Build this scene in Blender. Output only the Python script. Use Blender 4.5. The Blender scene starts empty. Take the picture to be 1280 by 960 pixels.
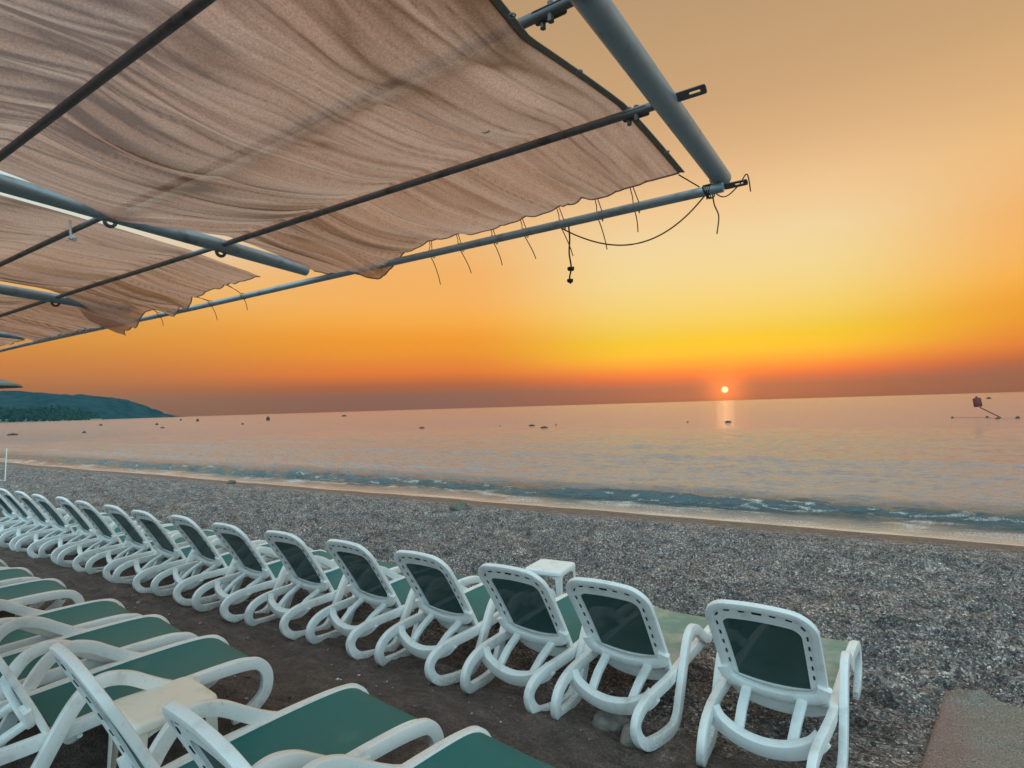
import bpy, math, random
import numpy as np
from mathutils import Vector, Matrix

random.seed(7)
R = math.radians
scene = bpy.context.scene
col = scene.collection

# ------------------------------------------------------------------ noise
def _hash(ix, iy, seed):
    n = (ix.astype(np.int64) * 374761393 + iy.astype(np.int64) * 668265263 + seed * 974711) & 0xFFFFFFFF
    n = ((n ^ (n >> 13)) * 1274126177) & 0xFFFFFFFF
    n = n ^ (n >> 16)
    return (n & 0xFFFF) / 65535.0

def vnoise(x, y, seed=0):
    x = np.asarray(x, float); y = np.asarray(y, float)
    ix, iy = np.floor(x), np.floor(y)
    fx, fy = x - ix, y - iy
    fx = fx * fx * fx * (fx * (fx * 6 - 15) + 10); fy = fy * fy * fy * (fy * (fy * 6 - 15) + 10)
    a = _hash(ix, iy, seed); b = _hash(ix + 1, iy, seed)
    c = _hash(ix, iy + 1, seed); d = _hash(ix + 1, iy + 1, seed)
    return (a + (b - a) * fx) * (1 - fy) + (c + (d - c) * fx) * fy - 0.5

def fbm(x, y, seed=0, octv=4, gain=0.5):
    t = 0; amp = 1
    for o in range(octv):
        t = t + amp * vnoise(x * 2 ** o + 17.3 * o, y * 2 ** o - 9.1 * o, seed + o)
        amp *= gain
    return t

# ------------------------------------------------------------------ mesh builder
class MB:
    def __init__(s):
        s.v = []; s.f = []; s.m = []
    def add(s, verts, faces, mat=0):
        o = len(s.v)
        s.v += [tuple(p) for p in verts]
        s.f += [tuple(i + o for i in f) for f in faces]
        s.m += [mat] * len(faces)
        return s
    def sweep(s, path, section, lateral=(1, 0, 0), closed=False, mat=0, scales=None, caps=True):
        """section: list of (a,b) along (lateral, normal)"""
        P = [Vector(p) for p in path]; n = len(P); k = len(section)
        vs = []; lat0 = Vector(lateral)
        for i in range(n):
            if closed:
                t = (P[(i + 1) % n] - P[i - 1])
            else:
                t = P[min(i + 1, n - 1)] - P[max(i - 1, 0)]
            t.normalize()
            l = lat0 - t * lat0.dot(t)
            if l.length < 1e-4:
                l = Vector((0.3, 0.9, 0.2)); l = l - t * l.dot(t)
            l.normalize(); nn = t.cross(l)
            sc = scales[i] if scales else 1
            for a, b in section:
                vs.append(P[i] + l * a * sc + nn * b * sc)
        fs = []
        rng = n if closed else n - 1
        for i in range(rng):
            for j in range(k):
                a = i * k + j; b = i * k + (j + 1) % k
                c = ((i + 1) % n) * k + (j + 1) % k; d = ((i + 1) % n) * k + j
                fs.append((a, d, c, b))
        if not closed and caps:
            fs.append(tuple(range(k))); fs.append(tuple((n - 1) * k + j for j in reversed(range(k))))
        return s.add(vs, fs, mat)
    def tube(s, path, r, seg=8, closed=False, mat=0, lateral=(1, 0, 0), scales=None):
        sec = [(r * math.cos(2 * math.pi * j / seg), r * math.sin(2 * math.pi * j / seg)) for j in range(seg)]
        return s.sweep(path, sec, lateral, closed, mat, scales)
    def box(s, c, size, rot=None, mat=0):
        hx, hy, hz = (x / 2 for x in size)
        vs = [Vector((x * hx, y * hy, z * hz)) for x in (-1, 1) for y in (-1, 1) for z in (-1, 1)]
        if rot: vs = [rot @ p for p in vs]
        vs = [p + Vector(c) for p in vs]
        return s.add(vs, [(0, 1, 3, 2), (4, 6, 7, 5), (0, 4, 5, 1), (2, 3, 7, 6), (0, 2, 6, 4), (1, 5, 7, 3)], mat)
    def grid(s, fn, nu, nv, mat=0):
        vs = [fn(i / nu, j / nv) for j in range(nv + 1) for i in range(nu + 1)]
        fs = [(j * (nu + 1) + i, j * (nu + 1) + i + 1, (j + 1) * (nu + 1) + i + 1, (j + 1) * (nu + 1) + i)
              for j in range(nv) for i in range(nu)]
        return s.add(vs, fs, mat)
    def build(s, name, mats, parent=None, smooth=True, bevel=0, angle=40):
        me = bpy.data.meshes.new(name)
        me.from_pydata(s.v, [], s.f)
        if not isinstance(mats, (list, tuple)): mats = [mats]
        for m in mats: me.materials.append(m)
        me.polygons.foreach_set('material_index', s.m)
        if smooth:
            me.polygons.foreach_set('use_smooth', [True] * len(s.f))
            try: me.set_sharp_from_angle(angle=R(angle))
            except Exception: pass
        me.update()
        o = bpy.data.objects.new(name, me)
        col.objects.link(o)
        if parent: o.parent = parent
        if bevel:
            b = o.modifiers.new('bevel', 'BEVEL'); b.width = bevel; b.segments = 2
            b.limit_method = 'ANGLE'; b.angle_limit = R(45)
        return o

def np_mesh(name, V, nx, ny, mat, parent=None):
    """V: (ny, nx, 3) grid"""
    me = bpy.data.meshes.new(name)
    idx = np.arange(nx * ny).reshape(ny, nx)
    q = np.stack([idx[:-1, :-1], idx[:-1, 1:], idx[1:, 1:], idx[1:, :-1]], -1).reshape(-1, 4)
    nf = len(q)
    me.vertices.add(nx * ny); me.vertices.foreach_set('co', V.reshape(-1).astype(np.float32))
    me.loops.add(nf * 4); me.loops.foreach_set('vertex_index', q.reshape(-1).astype(np.int32))
    me.polygons.add(nf)
    me.polygons.foreach_set('loop_start', np.arange(0, nf * 4, 4, dtype=np.int32))
    me.polygons.foreach_set('loop_total', np.full(nf, 4, dtype=np.int32))
    me.update(calc_edges=True); me.validate()
    me.polygons.foreach_set('use_smooth', [True] * nf)
    if mat: me.materials.append(mat)
    o = bpy.data.objects.new(name, me); col.objects.link(o)
    if parent: o.parent = parent
    return o

def catmull(pts, n=8, closed=False):
    P = [Vector(p) for p in pts]; out = []; N = len(P)
    rng = N if closed else N - 1
    for i in range(rng):
        if closed:
            a, b, c, d = P[i - 1], P[i], P[(i + 1) % N], P[(i + 2) % N]
        else:
            a, b, c, d = P[max(i - 1, 0)], P[i], P[i + 1], P[min(i + 2, N - 1)]
        for k in range(n):
            t = k / n
            out.append(0.5 * ((2 * b) + (c - a) * t + (2 * a - 5 * b + 4 * c - d) * t * t + (3 * b - a - 3 * c + d) * t ** 3))
    if not closed: out.append(P[-1])
    return out

def rrect(w, h, r, n=3):
    pts = []
    for cx, cy, a0 in ((w / 2 - r, h / 2 - r, 0), (-w / 2 + r, h / 2 - r, 90), (-w / 2 + r, -h / 2 + r, 180), (w / 2 - r, -h / 2 + r, 270)):
        for k in range(n + 1):
            a = R(a0 + 90 * k / n); pts.append((cx + r * math.cos(a), cy + r * math.sin(a)))
    return pts

def tag(o, label=None, cat=None, group=None, kind=None):
    if label: o['label'] = label
    if cat: o['category'] = cat
    if group: o['group'] = group
    if kind: o['kind'] = kind
    return o

def empty(name, loc, rz=0):
    o = bpy.data.objects.new(name, None); o.empty_display_size = 0.2
    o.location = loc; o.rotation_euler = (0, 0, rz); col.objects.link(o); return o

def copy_tree(o, parent=None):
    c = o.copy(); col.objects.link(c)
    if parent: c.parent = parent
    for ch in list(o.children): copy_tree(ch, c)
    return c

# ------------------------------------------------------------------ materials
def mat_new(name):
    m = bpy.data.materials.new(name); m.use_nodes = True
    nt = m.node_tree; b = nt.nodes['Principled BSDF']
    return m, nt, b
def N(nt, typ, **kw):
    n = nt.nodes.new(typ)
    for k, v in kw.items():
        if hasattr(n, k): setattr(n, k, v)
        else: n.inputs[k].default_value = v
    return n
def ramp(nt, stops, fac=None, interp='LINEAR'):
    r = nt.nodes.new('ShaderNodeValToRGB'); cr = r.color_ramp; cr.interpolation = interp
    while len(cr.elements) > 1: cr.elements.remove(cr.elements[-1])
    cr.elements[0].position = stops[0][0]; cr.elements[0].color = (*stops[0][1], 1)
    for p, c in stops[1:]:
        e = cr.elements.new(p); e.color = (*c, 1)
    if fac is not None: nt.links.new(fac, r.inputs[0])
    return r
def mixc(nt, fac, a, b, blend='MIX'):
    m = nt.nodes.new('ShaderNodeMix'); m.data_type = 'RGBA'; m.blend_type = blend
    for sock, val in ((m.inputs[0], fac), (m.inputs[6], a), (m.inputs[7], b)):
        if isinstance(val, (int, float)): sock.default_value = val
        elif isinstance(val, tuple): sock.default_value = (*val, 1)
        else: nt.links.new(val, sock)
    return m.outputs[2]
def math_(nt, op, a, b=None, clamp=False):
    m = nt.nodes.new('ShaderNodeMath'); m.operation = op; m.use_clamp = clamp
    for i, val in enumerate((a, b)):
        if val is None: continue
        if isinstance(val, (int, float)): m.inputs[i].default_value = val
        else: nt.links.new(val, m.inputs[i])
    return m.outputs[0]
def smooth(nt, x, a, b):
    m = nt.nodes.new('ShaderNodeMapRange'); m.interpolation_type = 'SMOOTHSTEP'
    nt.links.new(x, m.inputs[0]); m.inputs[1].default_value = a; m.inputs[2].default_value = b
    return m.outputs[0]
def srgb(r, g, b):
    f = lambda c: (c / 255 / 12.92) if c / 255 <= 0.04045 else ((c / 255 + 0.055) / 1.055) ** 2.4
    return (f(r), f(g), f(b))

def plastic(name, base, dirt, rough=0.42, dirt_amt=0.5):
    m, nt, b = mat_new(name)
    tc = N(nt, 'ShaderNodeTexCoord'); oi = N(nt, 'ShaderNodeObjectInfo')
    vm = N(nt, 'ShaderNodeVectorMath', operation='ADD'); nt.links.new(tc.outputs['Object'], vm.inputs[0])
    nt.links.new(oi.outputs['Random'], vm.inputs[1])
    sc = N(nt, 'ShaderNodeVectorMath', operation='SCALE'); sc.inputs[3].default_value = 37
    nt.links.new(oi.outputs['Random'], sc.inputs[0])
    vm2 = N(nt, 'ShaderNodeVectorMath', operation='ADD'); nt.links.new(tc.outputs['Object'], vm2.inputs[0]); nt.links.new(sc.outputs[0], vm2.inputs[1])
    n1 = N(nt, 'ShaderNodeTexNoise', Scale=7.0, Detail=6.0, Roughness=0.65); nt.links.new(vm2.outputs[0], n1.inputs['Vector'])
    n2 = N(nt, 'ShaderNodeTexNoise', Scale=60.0, Detail=3.0, Roughness=0.6); nt.links.new(vm2.outputs[0], n2.inputs['Vector'])
    d1 = smooth(nt, n1.outputs[0], 0.5, 0.78); d2 = smooth(nt, n2.outputs[0], 0.62, 0.75)
    so = N(nt, 'ShaderNodeSeparateXYZ'); nt.links.new(tc.outputs['Object'], so.inputs[0])
    lowz = math_(nt, 'MULTIPLY', math_(nt, 'SUBTRACT', 1.0, smooth(nt, so.outputs[2], 0.01, 0.16)), smooth(nt, n2.outputs[0], 0.36, 0.6))    # sand stuck to the feet
    dd = math_(nt, 'MAXIMUM', math_(nt, 'MULTIPLY', math_(nt, 'MAXIMUM', d1, d2), dirt_amt), math_(nt, 'MULTIPLY', lowz, 0.5))
    nt.links.new(mixc(nt, dd, base, dirt), b.inputs['Base Color'])
    rr = math_(nt, 'ADD', math_(nt, 'MULTIPLY', n1.outputs[0], 0.25), rough - 0.1)
    nt.links.new(rr, b.inputs['Roughness'])
    bp = N(nt, 'ShaderNodeBump', Strength=0.06, Distance=0.01); nt.links.new(n2.outputs[0], bp.inputs['Height'])
    nt.links.new(bp.outputs[0], b.inputs['Normal'])
    return m

M = {}
M['white'] = plastic('white_plastic', (0.76, 0.79, 0.79), (0.30, 0.26, 0.21), 0.42, 0.46)
M['cream'] = plastic('cream_plastic', (0.78, 0.75, 0.66), (0.36, 0.31, 0.24), 0.45, 0.4)
M['slot'], _nt, _b = mat_new('slot_dark'); _b.inputs['Base Color'].default_value = (0.012, 0.016, 0.018, 1); _b.inputs['Roughness'].default_value = 0.8

def sling(name, base, dust, lo, hi, see=0.06):
    m, nt, b = mat_new(name)
    tc = N(nt, 'ShaderNodeTexCoord'); oi = N(nt, 'ShaderNodeObjectInfo')
    sc = N(nt, 'ShaderNodeVectorMath', operation='SCALE'); sc.inputs[3].default_value = 23; nt.links.new(oi.outputs['Random'], sc.inputs[0])
    vm = N(nt, 'ShaderNodeVectorMath', operation='ADD'); nt.links.new(tc.outputs['Object'], vm.inputs[0]); nt.links.new(sc.outputs[0], vm.inputs[1])
    n1 = N(nt, 'ShaderNodeTexNoise', Scale=4.5, Detail=7.0, Roughness=0.6); nt.links.new(vm.outputs[0], n1.inputs['Vector'])
    d = smooth(nt, n1.outputs[0], lo, hi)
    n3 = N(nt, 'ShaderNodeTexNoise', Scale=160.0, Detail=2.0); nt.links.new(tc.outputs['Object'], n3.inputs['Vector'])
    c = mixc(nt, math_(nt, 'MULTIPLY', d, 0.75), base, dust)
    c = mixc(nt, math_(nt, 'MULTIPLY', smooth(nt, n3.outputs[0], 0.35, 0.7), 0.3), c, tuple(x * 0.55 for x in base))
    nt.links.new(c, b.inputs['Base Color']); b.inputs['Roughness'].default_value = 0.55; b.inputs['Specular IOR Level'].default_value = 0.33
    bp = N(nt, 'ShaderNodeBump', Strength=0.25, Distance=0.002); nt.links.new(n3.outputs[0], bp.inputs['Height']); nt.links.new(bp.outputs[0], b.inputs['Normal'])
    if see:
        tr = N(nt, 'ShaderNodeBsdfTransparent'); mx = N(nt, 'ShaderNodeMixShader'); mx.inputs[0].default_value = see
        out = nt.nodes['Material Output']
        nt.links.new(b.outputs[0], mx.inputs[1]); nt.links.new(tr.outputs[0], mx.inputs[2]); nt.links.new(mx.outputs[0], out.inputs[0])
    return m
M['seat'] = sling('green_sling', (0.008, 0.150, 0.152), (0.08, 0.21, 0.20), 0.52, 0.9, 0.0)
M['seat_dusty_sheen'] = sling('dusty_sheen_sling', (0.15, 0.26, 0.22), (0.46, 0.45, 0.37), 0.34, 0.66, 0.0)  # grazing sky sheen put into the seat colour along with dust
M['back'] = sling('shaded_back_sling', (0.006, 0.045, 0.046), (0.02, 0.065, 0.066), 0.6, 0.95, 0.035)  # same green sling, with the shade on its rear face put into the colour

def metal(name, base, rust, rough=0.45, amt=0.4, sc=6.0):
    m, nt, b = mat_new(name)
    tc = N(nt, 'ShaderNodeTexCoord')
    n1 = N(nt, 'ShaderNodeTexNoise', Scale=sc, Detail=8.0, Roughness=0.7); nt.links.new(tc.outputs['Object'], n1.inputs['Vector'])
    d = math_(nt, 'MULTIPLY', smooth(nt, n1.outputs[0], 0.5, 0.7), amt)
    nt.links.new(mixc(nt, d, base, rust), b.inputs['Base Color'])
    b.inputs['Metallic'].default_value = 0.55; b.inputs['Roughness'].default_value = rough
    bp = N(nt, 'ShaderNodeBump', Strength=0.15, Distance=0.004); nt.links.new(n1.outputs[0], bp.inputs['Height']); nt.links.new(bp.outputs[0], b.inputs['Normal'])
    return m
M['galv'] = metal('galvanised_pipe', (0.30, 0.38, 0.43), (0.10, 0.12, 0.13), 0.45, 0.6, 9.0)
M['galv_thin'] = metal('galvanised_thin_pipe', (0.34, 0.41, 0.45), (0.13, 0.12, 0.11), 0.45, 0.6, 12.0)
M['dark_pipe'] = metal('dark_purlin', (0.19, 0.18, 0.18), (0.07, 0.055, 0.05), 0.6, 0.7, 10.0)  # darker base tone for the purlins than for the eave pipe
M['rusty'] = metal('rusty_bracket', (0.15, 0.14, 0.14), (0.14, 0.07, 0.04), 0.65, 0.8, 20.0)
M['rope'], _nt, _b = mat_new('cord'); _b.inputs['Base Color'].default_value = (0.16, 0.09, 0.05, 1); _b.inputs['Roughness'].default_value = 0.85
M['rope_dark'], _nt, _b = mat_new('dark_cord'); _b.inputs['Base Color'].default_value = (0.05, 0.03, 0.022, 1); _b.inputs['Roughness'].default_value = 0.85
M['white_cord'], _nt, _b = mat_new('white_cord'); _b.inputs['Base Color'].default_value = (0.7, 0.68, 0.66, 1)

def cloth_mat(name, base, trans):
    m, nt, b = mat_new(name)
    out = nt.nodes['Material Output']
    tc = N(nt, 'ShaderNodeTexCoord')
    n1 = N(nt, 'ShaderNodeTexNoise', Scale=150.0, Detail=3.0, Roughness=0.7); nt.links.new(tc.outputs['Object'], n1.inputs['Vector'])
    n2 = N(nt, 'ShaderNodeTexNoise', Scale=2.2, Detail=6.0, Roughness=0.6); nt.links.new(tc.outputs['Object'], n2.inputs['Vector'])
    k = math_(nt, 'ADD', math_(nt, 'MULTIPLY', smooth(nt, n1.outputs[0], 0.3, 0.7), 0.5), math_(nt, 'MULTIPLY', n2.outputs[0], 0.5))
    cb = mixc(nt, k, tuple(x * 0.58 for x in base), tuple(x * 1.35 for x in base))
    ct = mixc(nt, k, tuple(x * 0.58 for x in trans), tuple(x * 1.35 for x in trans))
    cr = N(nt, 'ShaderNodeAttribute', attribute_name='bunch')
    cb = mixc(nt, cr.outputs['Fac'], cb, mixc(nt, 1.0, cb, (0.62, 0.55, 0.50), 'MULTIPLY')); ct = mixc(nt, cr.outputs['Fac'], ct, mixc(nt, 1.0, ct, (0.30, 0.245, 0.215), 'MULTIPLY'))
    df = N(nt, 'ShaderNodeBsdfDiffuse'); tl = N(nt, 'ShaderNodeBsdfTranslucent'); tr = N(nt, 'ShaderNodeBsdfTransparent')
    nt.links.new(cb, df.inputs[0]); nt.links.new(ct, tl.inputs[0])
    bp = N(nt, 'ShaderNodeBump', Strength=0.3, Distance=0.003); nt.links.new(n1.outputs[0], bp.inputs['Height'])
    nt.links.new(bp.outputs[0], df.inputs['Normal']); nt.links.new(bp.outputs[0], tl.inputs['Normal'])
    a = N(nt, 'ShaderNodeMixShader'); a.inputs[0].default_value = 0.62
    nt.links.new(df.outputs[0], a.inputs[1]); nt.links.new(tl.outputs[0], a.inputs[2])
    c = N(nt, 'ShaderNodeMixShader'); c.inputs[0].default_value = 0.09
    nt.links.new(a.outputs[0], c.inputs[1]); nt.links.new(tr.outputs[0], c.inputs[2]); nt.links.new(c.outputs[0], out.inputs[0])
    return m
M['cloth'] = cloth_mat('shade_net', (0.52, 0.32, 0.24), (0.74, 0.43, 0.325))
M['binding'], _nt, _b = mat_new('cloth_binding'); _b.inputs['Base Color'].default_value = (0.26, 0.24, 0.20, 1); _b.inputs['Roughness'].default_value = 0.9
M['hem'], _nt, _b = mat_new('cloth_hem'); _b.inputs['Base Color'].default_value = (0.42, 0.26, 0.18, 1); _b.inputs['Roughness'].default_value = 0.9

# ------------------------------------------------------------------ beach
PROF_S = [-60, -5, 1.0, 2.5, 4.2, 5.5, 8, 11, 13.2, 14.2, 16, 20, 40]
PROF_Z = [0.6, 0.12, 0.10, 0.06, -0.18, -0.23, -0.33, -0.47, -0.62, -0.70, -0.95, -1.6, -3.0]
SEA_Z = -0.70
def prof(s): return np.interp(s, PROF_S, PROF_Z)
def prof_s(s):   # smoothed
    return (prof(s - 0.5) + prof(s - 0.25) + prof(s) + prof(s + 0.25) + prof(s + 0.5)) / 5
def beach_h(u, s):
    u = np.asarray(u, float); s = np.asarray(s, float)
    base = prof_s(s)
    near = np.clip(1 - (s - 11.5) / 2.0, 0, 1)
    lump = 0.06 * fbm(u * 1.3, s * 1.3, 3, 3) + 0.045 * fbm(u * 4.5, s * 4.5, 11, 3)
    rip = 0.17 * np.clip(fbm(u * 2.2 + 2 * vnoise(u, s, 40), s * 5.5, 60, 4, 0.6), -0.3, 0.6) * np.clip((s - 4.5) / 1.5, 0, 1)
    return base + (lump + rip) * near
def axis(segs):
    out = [segs[0][0]]
    for a, b, st in segs:
        n = max(1, int(round((b - a) / st))); out += list(np.linspace(a, b, n + 1)[1:])
    return np.array(out)
ug = axis([(-400, -100, 30), (-100, -40, 3), (-40, -16, 0.4), (-16, -9, 0.08), (-9, 3, 0.028), (3, 8, 0.12), (8, 60, 2.5), (60, 300, 40)])
sg = axis([(-60, -4, 4), (-4, 0.4, 0.2), (0.4, 7.5, 0.026), (7.5, 14.6, 0.06), (14.6, 20, 0.3), (20, 40, 5)])
U, S = np.meshgrid(ug, sg)
Z = beach_h(U, S)
# fine grain of pebbles on the near grid
fine = np.clip((S - 3.8) / 1.2, 0.25, 1) * np.clip((13.2 - S) / 1.0, 0, 1)
Z = Z + fine * 0.026 * fbm(U * 13, S * 13, 77, 2)

m, nt, b = mat_new('beach_gravel')
geo = N(nt, 'ShaderNodeNewGeometry'); sx = N(nt, 'ShaderNodeSeparateXYZ'); nt.links.new(geo.outputs['Position'], sx.inputs[0])
P = geo.outputs['Position']
nA = N(nt, 'ShaderNodeTexNoise', Scale=1.6, Detail=5.0, Roughness=0.6); nt.links.new(P, nA.inputs['Vector'])
nB = N(nt, 'ShaderNodeTexNoise', Scale=14.0, Detail=6.0, Roughness=0.7); nt.links.new(P, nB.inputs['Vector'])
nC = N(nt, 'ShaderNodeTexNoise', Scale=75.0, Detail=4.0, Roughness=0.75); nt.links.new(P, nC.inputs['Vector'])
vor = N(nt, 'ShaderNodeTexVoronoi', Scale=72.0); nt.links.new(P, vor.inputs['Vector'])
vor2 = N(nt, 'ShaderNodeTexVoronoi', Scale=40.0); nt.links.new(P, vor2.inputs['Vector'])
vr = N(nt, 'ShaderNodeSeparateColor'); nt.links.new(vor.outputs['Color'], vr.inputs[0])
vr2 = N(nt, 'ShaderNodeSeparateColor'); nt.links.new(vor2.outputs['Color'], vr2.inputs[0])
peb = ramp(nt, [(0, (0.06, 0.056, 0.06)), (0.3, (0.13, 0.12, 0.125)), (0.55, (0.22, 0.20, 0.20)), (0.76, (0.34, 0.31, 0.30)), (0.92, (0.56, 0.52, 0.49)), (1, (0.75, 0.71, 0.67))], vr.outputs[0])
peb2 = ramp(nt, [(0, (0.04, 0.042, 0.05)), (0.5, (0.14, 0.135, 0.14)), (0.9, (0.26, 0.25, 0.25)), (1, (0.55, 0.53, 0.50))], vr2.outputs[0])
pebc = mixc(nt, smooth(nt, vr2.outputs[1], 0.55, 0.6), peb.outputs[0], peb2.outputs[0])
patch = smooth(nt, nA.outputs[0], 0.35, 0.7)
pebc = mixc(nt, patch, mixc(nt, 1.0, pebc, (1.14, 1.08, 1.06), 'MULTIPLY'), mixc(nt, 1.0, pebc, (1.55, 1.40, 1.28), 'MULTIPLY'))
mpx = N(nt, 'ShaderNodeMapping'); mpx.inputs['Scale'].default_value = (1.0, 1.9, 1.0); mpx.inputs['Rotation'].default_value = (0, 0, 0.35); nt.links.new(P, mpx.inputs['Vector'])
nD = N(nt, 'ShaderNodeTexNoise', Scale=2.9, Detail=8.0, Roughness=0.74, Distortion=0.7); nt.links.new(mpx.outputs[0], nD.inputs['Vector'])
lump_shade = ramp(nt, [(0.36, (0.36, 0.35, 0.35)), (0.46, (0.80, 0.78, 0.77)), (0.54, (1.06, 1.03, 1.01)), (0.66, (1.5, 1.44, 1.38))], nD.outputs[0])  # shaded hollows and lit tops of the ground lumps painted into the colour
pebc = mixc(nt, 1.0, pebc, lump_shade.outputs[0], 'MULTIPLY')
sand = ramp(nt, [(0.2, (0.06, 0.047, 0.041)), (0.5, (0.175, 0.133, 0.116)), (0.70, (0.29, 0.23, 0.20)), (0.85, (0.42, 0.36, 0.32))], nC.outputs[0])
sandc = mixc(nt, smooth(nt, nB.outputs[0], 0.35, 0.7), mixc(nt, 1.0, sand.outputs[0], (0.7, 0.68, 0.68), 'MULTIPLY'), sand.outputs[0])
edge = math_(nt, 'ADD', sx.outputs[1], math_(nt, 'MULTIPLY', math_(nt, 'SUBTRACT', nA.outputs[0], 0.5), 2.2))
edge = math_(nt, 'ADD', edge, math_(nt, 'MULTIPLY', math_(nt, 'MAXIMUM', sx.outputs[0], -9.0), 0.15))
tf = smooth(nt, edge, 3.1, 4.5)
sandc = mixc(nt, 0.7, sandc, mixc(nt, 1.0, sandc, lump_shade.outputs[0], 'MULTIPLY'))
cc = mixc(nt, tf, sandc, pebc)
wet = smooth(nt, math_(nt, 'ADD', sx.outputs[1], math_(nt, 'MULTIPLY', math_(nt, 'SUBTRACT', nA.outputs[0], 0.5), 1.6)), 12.7, 13.6)
cc = mixc(nt, wet, cc, mixc(nt, 0.7, mixc(nt, 1.0, sandc, (0.75, 0.78, 0.82), 'MULTIPLY'), mixc(nt, 1.0, pebc, (0.52, 0.50, 0.50), 'MULTIPLY')))
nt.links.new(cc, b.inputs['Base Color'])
rg = math_(nt, 'SUBTRACT', math_(nt, 'ADD', 0.62, math_(nt, 'MULTIPLY', vr.outputs[1], 0.3)), math_(nt, 'MULTIPLY', wet, 0.22))
nt.links.new(rg, b.inputs['Roughness'])
bp1 = N(nt, 'ShaderNodeBump', Distance=0.02, invert=True)
nt.links.new(math_(nt, 'SUBTRACT', 0.9, math_(nt, 'MULTIPLY', wet, 0.7)), bp1.inputs['Strength'])
nt.links.new(vor.outputs['Distance'], bp1.inputs['Height'])
bp2 = N(nt, 'ShaderNodeBump', Strength=0.8, Distance=0.08); nt.links.new(nB.outputs[0], bp2.inputs['Height']); nt.links.new(bp1.outputs[0], bp2.inputs['Normal'])
nt.links.new(bp2.outputs[0], b.inputs['Normal'])
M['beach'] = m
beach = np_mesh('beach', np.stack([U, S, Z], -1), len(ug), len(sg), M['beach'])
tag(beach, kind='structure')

# ------------------------------------------------------------------ sea
us = axis([(-3900, -600, 220), (-600, -150, 30), (-150, -60, 2.0), (-60, -25, 0.3), (-25, 8, 0.09), (8, 30, 0.4), (30, 150, 10), (150, 1500, 150)])
ss = axis([(13.2, 14.0, 0.08), (14.0, 19.0, 0.05), (19, 30, 0.16), (30, 60, 0.6), (60, 200, 8), (200, 600, 50), (600, 3900, 300)])
U, S = np.meshgrid(us, ss)
near = np.clip((75 - S) / 35, 0, 1) * np.clip((U + 110) / 40, 0, 1) * np.clip((60 - U) / 30, 0, 1)
shore = 14.15 + 0.55 * fbm(U * 0.16, U * 0 + 3.1, 5, 4) + 0.16 * vnoise(U * 1.1, U * 0, 8)
d = S - shore                                     # distance seaward of the water's edge
def bump_wave(c, amp, wf, wb, seed, f):
    cc_ = c + 0.7 * vnoise(U * 0.11, U * 0 + seed, seed) + 0.25 * vnoise(U * 0.5, U * 0 + seed, seed + 1)
    x = d - cc_
    a = amp * np.clip(0.55 + 1.3 * vnoise(U * f, U * 0 + seed * 2.0, seed + 2), 0.05, 1.2)
    return a * np.where(x < 0, np.exp(-(x / wf) ** 2), np.exp(-(x / wb) ** 2)), x, a
w1, x1, a1 = bump_wave(2.15, 0.20, 0.22, 0.55, 21, 0.17)
w2, x2, a2 = bump_wave(4.6, 0.10, 0.5, 0.9, 31, 0.12)
w3, x3, a3 = bump_wave(7.0, 0.13, 0.32, 1.0, 41, 0.10)
w4 = bump_wave(10.5, 0.13, 0.35, 1.1, 45, 0.09)[0] + bump_wave(15.0, 0.12, 0.4, 1.2, 47, 0.07)[0] + bump_wave(21.0, 0.13, 0.5, 1.5, 49, 0.06)[0] + bump_wave(29.0, 0.14, 0.6, 1.8, 52, 0.05)[0]
rip = 0.11 * fbm(U * 0.75 + 0.4 * vnoise(U * .2, S * .2, 51), S * 2.0, 50, 4, 0.55) + 0.014 * fbm(U * 4, S * 7, 55, 2) + 0.05 * fbm(U * 1.9, S * 4.2, 57, 3) * np.clip(1 - np.abs(d - 2.6) / 2.5, 0, 1)
grow = np.clip((d - 0.9) / 1.6, 0, 1)
Zs = SEA_Z + (w1 + w2 + w3 + w4 + rip * grow) * near + 0.004 * fbm(U * 3, S * 3, 58, 2) * near
Zb = prof_s(S)
film = Zb + 0.012 + 0.01 * np.clip(d, 0, 1)
Zs = np.where(d < 1.2, np.maximum(Zs, film) if False else np.maximum(Zs * np.clip(d / 1.2, 0, 1) + film * (1 - np.clip(d / 1.2, 0, 1)), film), Zs)
Zs = np.where(d < 0, Zb + 0.012 + d * 0.25, Zs)
sea_fn = fbm(U * 1.6, S * 3.2, 66, 5, 0.6)
foam = np.clip(1 - np.abs(x1 + 0.30) / 0.40, 0, 1) * np.clip((a1 - 0.10) / 0.14, 0, 1) * np.clip(0.35 + 2.6 * sea_fn, 0, 0.8)
foam += np.clip(1 - np.abs(x1 + 0.02) / 0.12, 0, 1) * np.clip((a1 - 0.11) / 0.1, 0, 1) * np.clip(0.3 + 3.0 * sea_fn, 0, 0.8)
edgef = np.clip(1 - np.abs(d - 0.10) / 0.14, 0, 1) * np.clip(0.75 + 2.0 * fbm(U * 2, S * 4, 69, 4), 0, 1)
lace = np.clip((1.85 + 0.5 * vnoise(U * 0.35, U * 0 + 4.4, 73) - d) / 0.5, 0, 1) * np.clip(d / 0.1, 0, 1) * np.clip(0.62 + 1.1 * fbm(U * 0.9, S * 2.2, 75, 4), 0.15, 0.95)
fleck = np.clip(fbm(U * 2.2, S * 8.0, 79, 4, 0.6) * 3.4 - 0.50, 0, 0.8) * np.clip(1 - np.abs(d - 2.2) / 1.6, 0, 1)
foam = np.clip(foam * 0.20 + edgef * 0.25 + lace * 0.42 + fleck * 0.55, 0, 1) * near
swash = np.clip(1 - d / 1.5, 0, 1)
sea = np_mesh('sea', np.stack([U, S, Zs], -1), len(us), len(ss), None)
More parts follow.
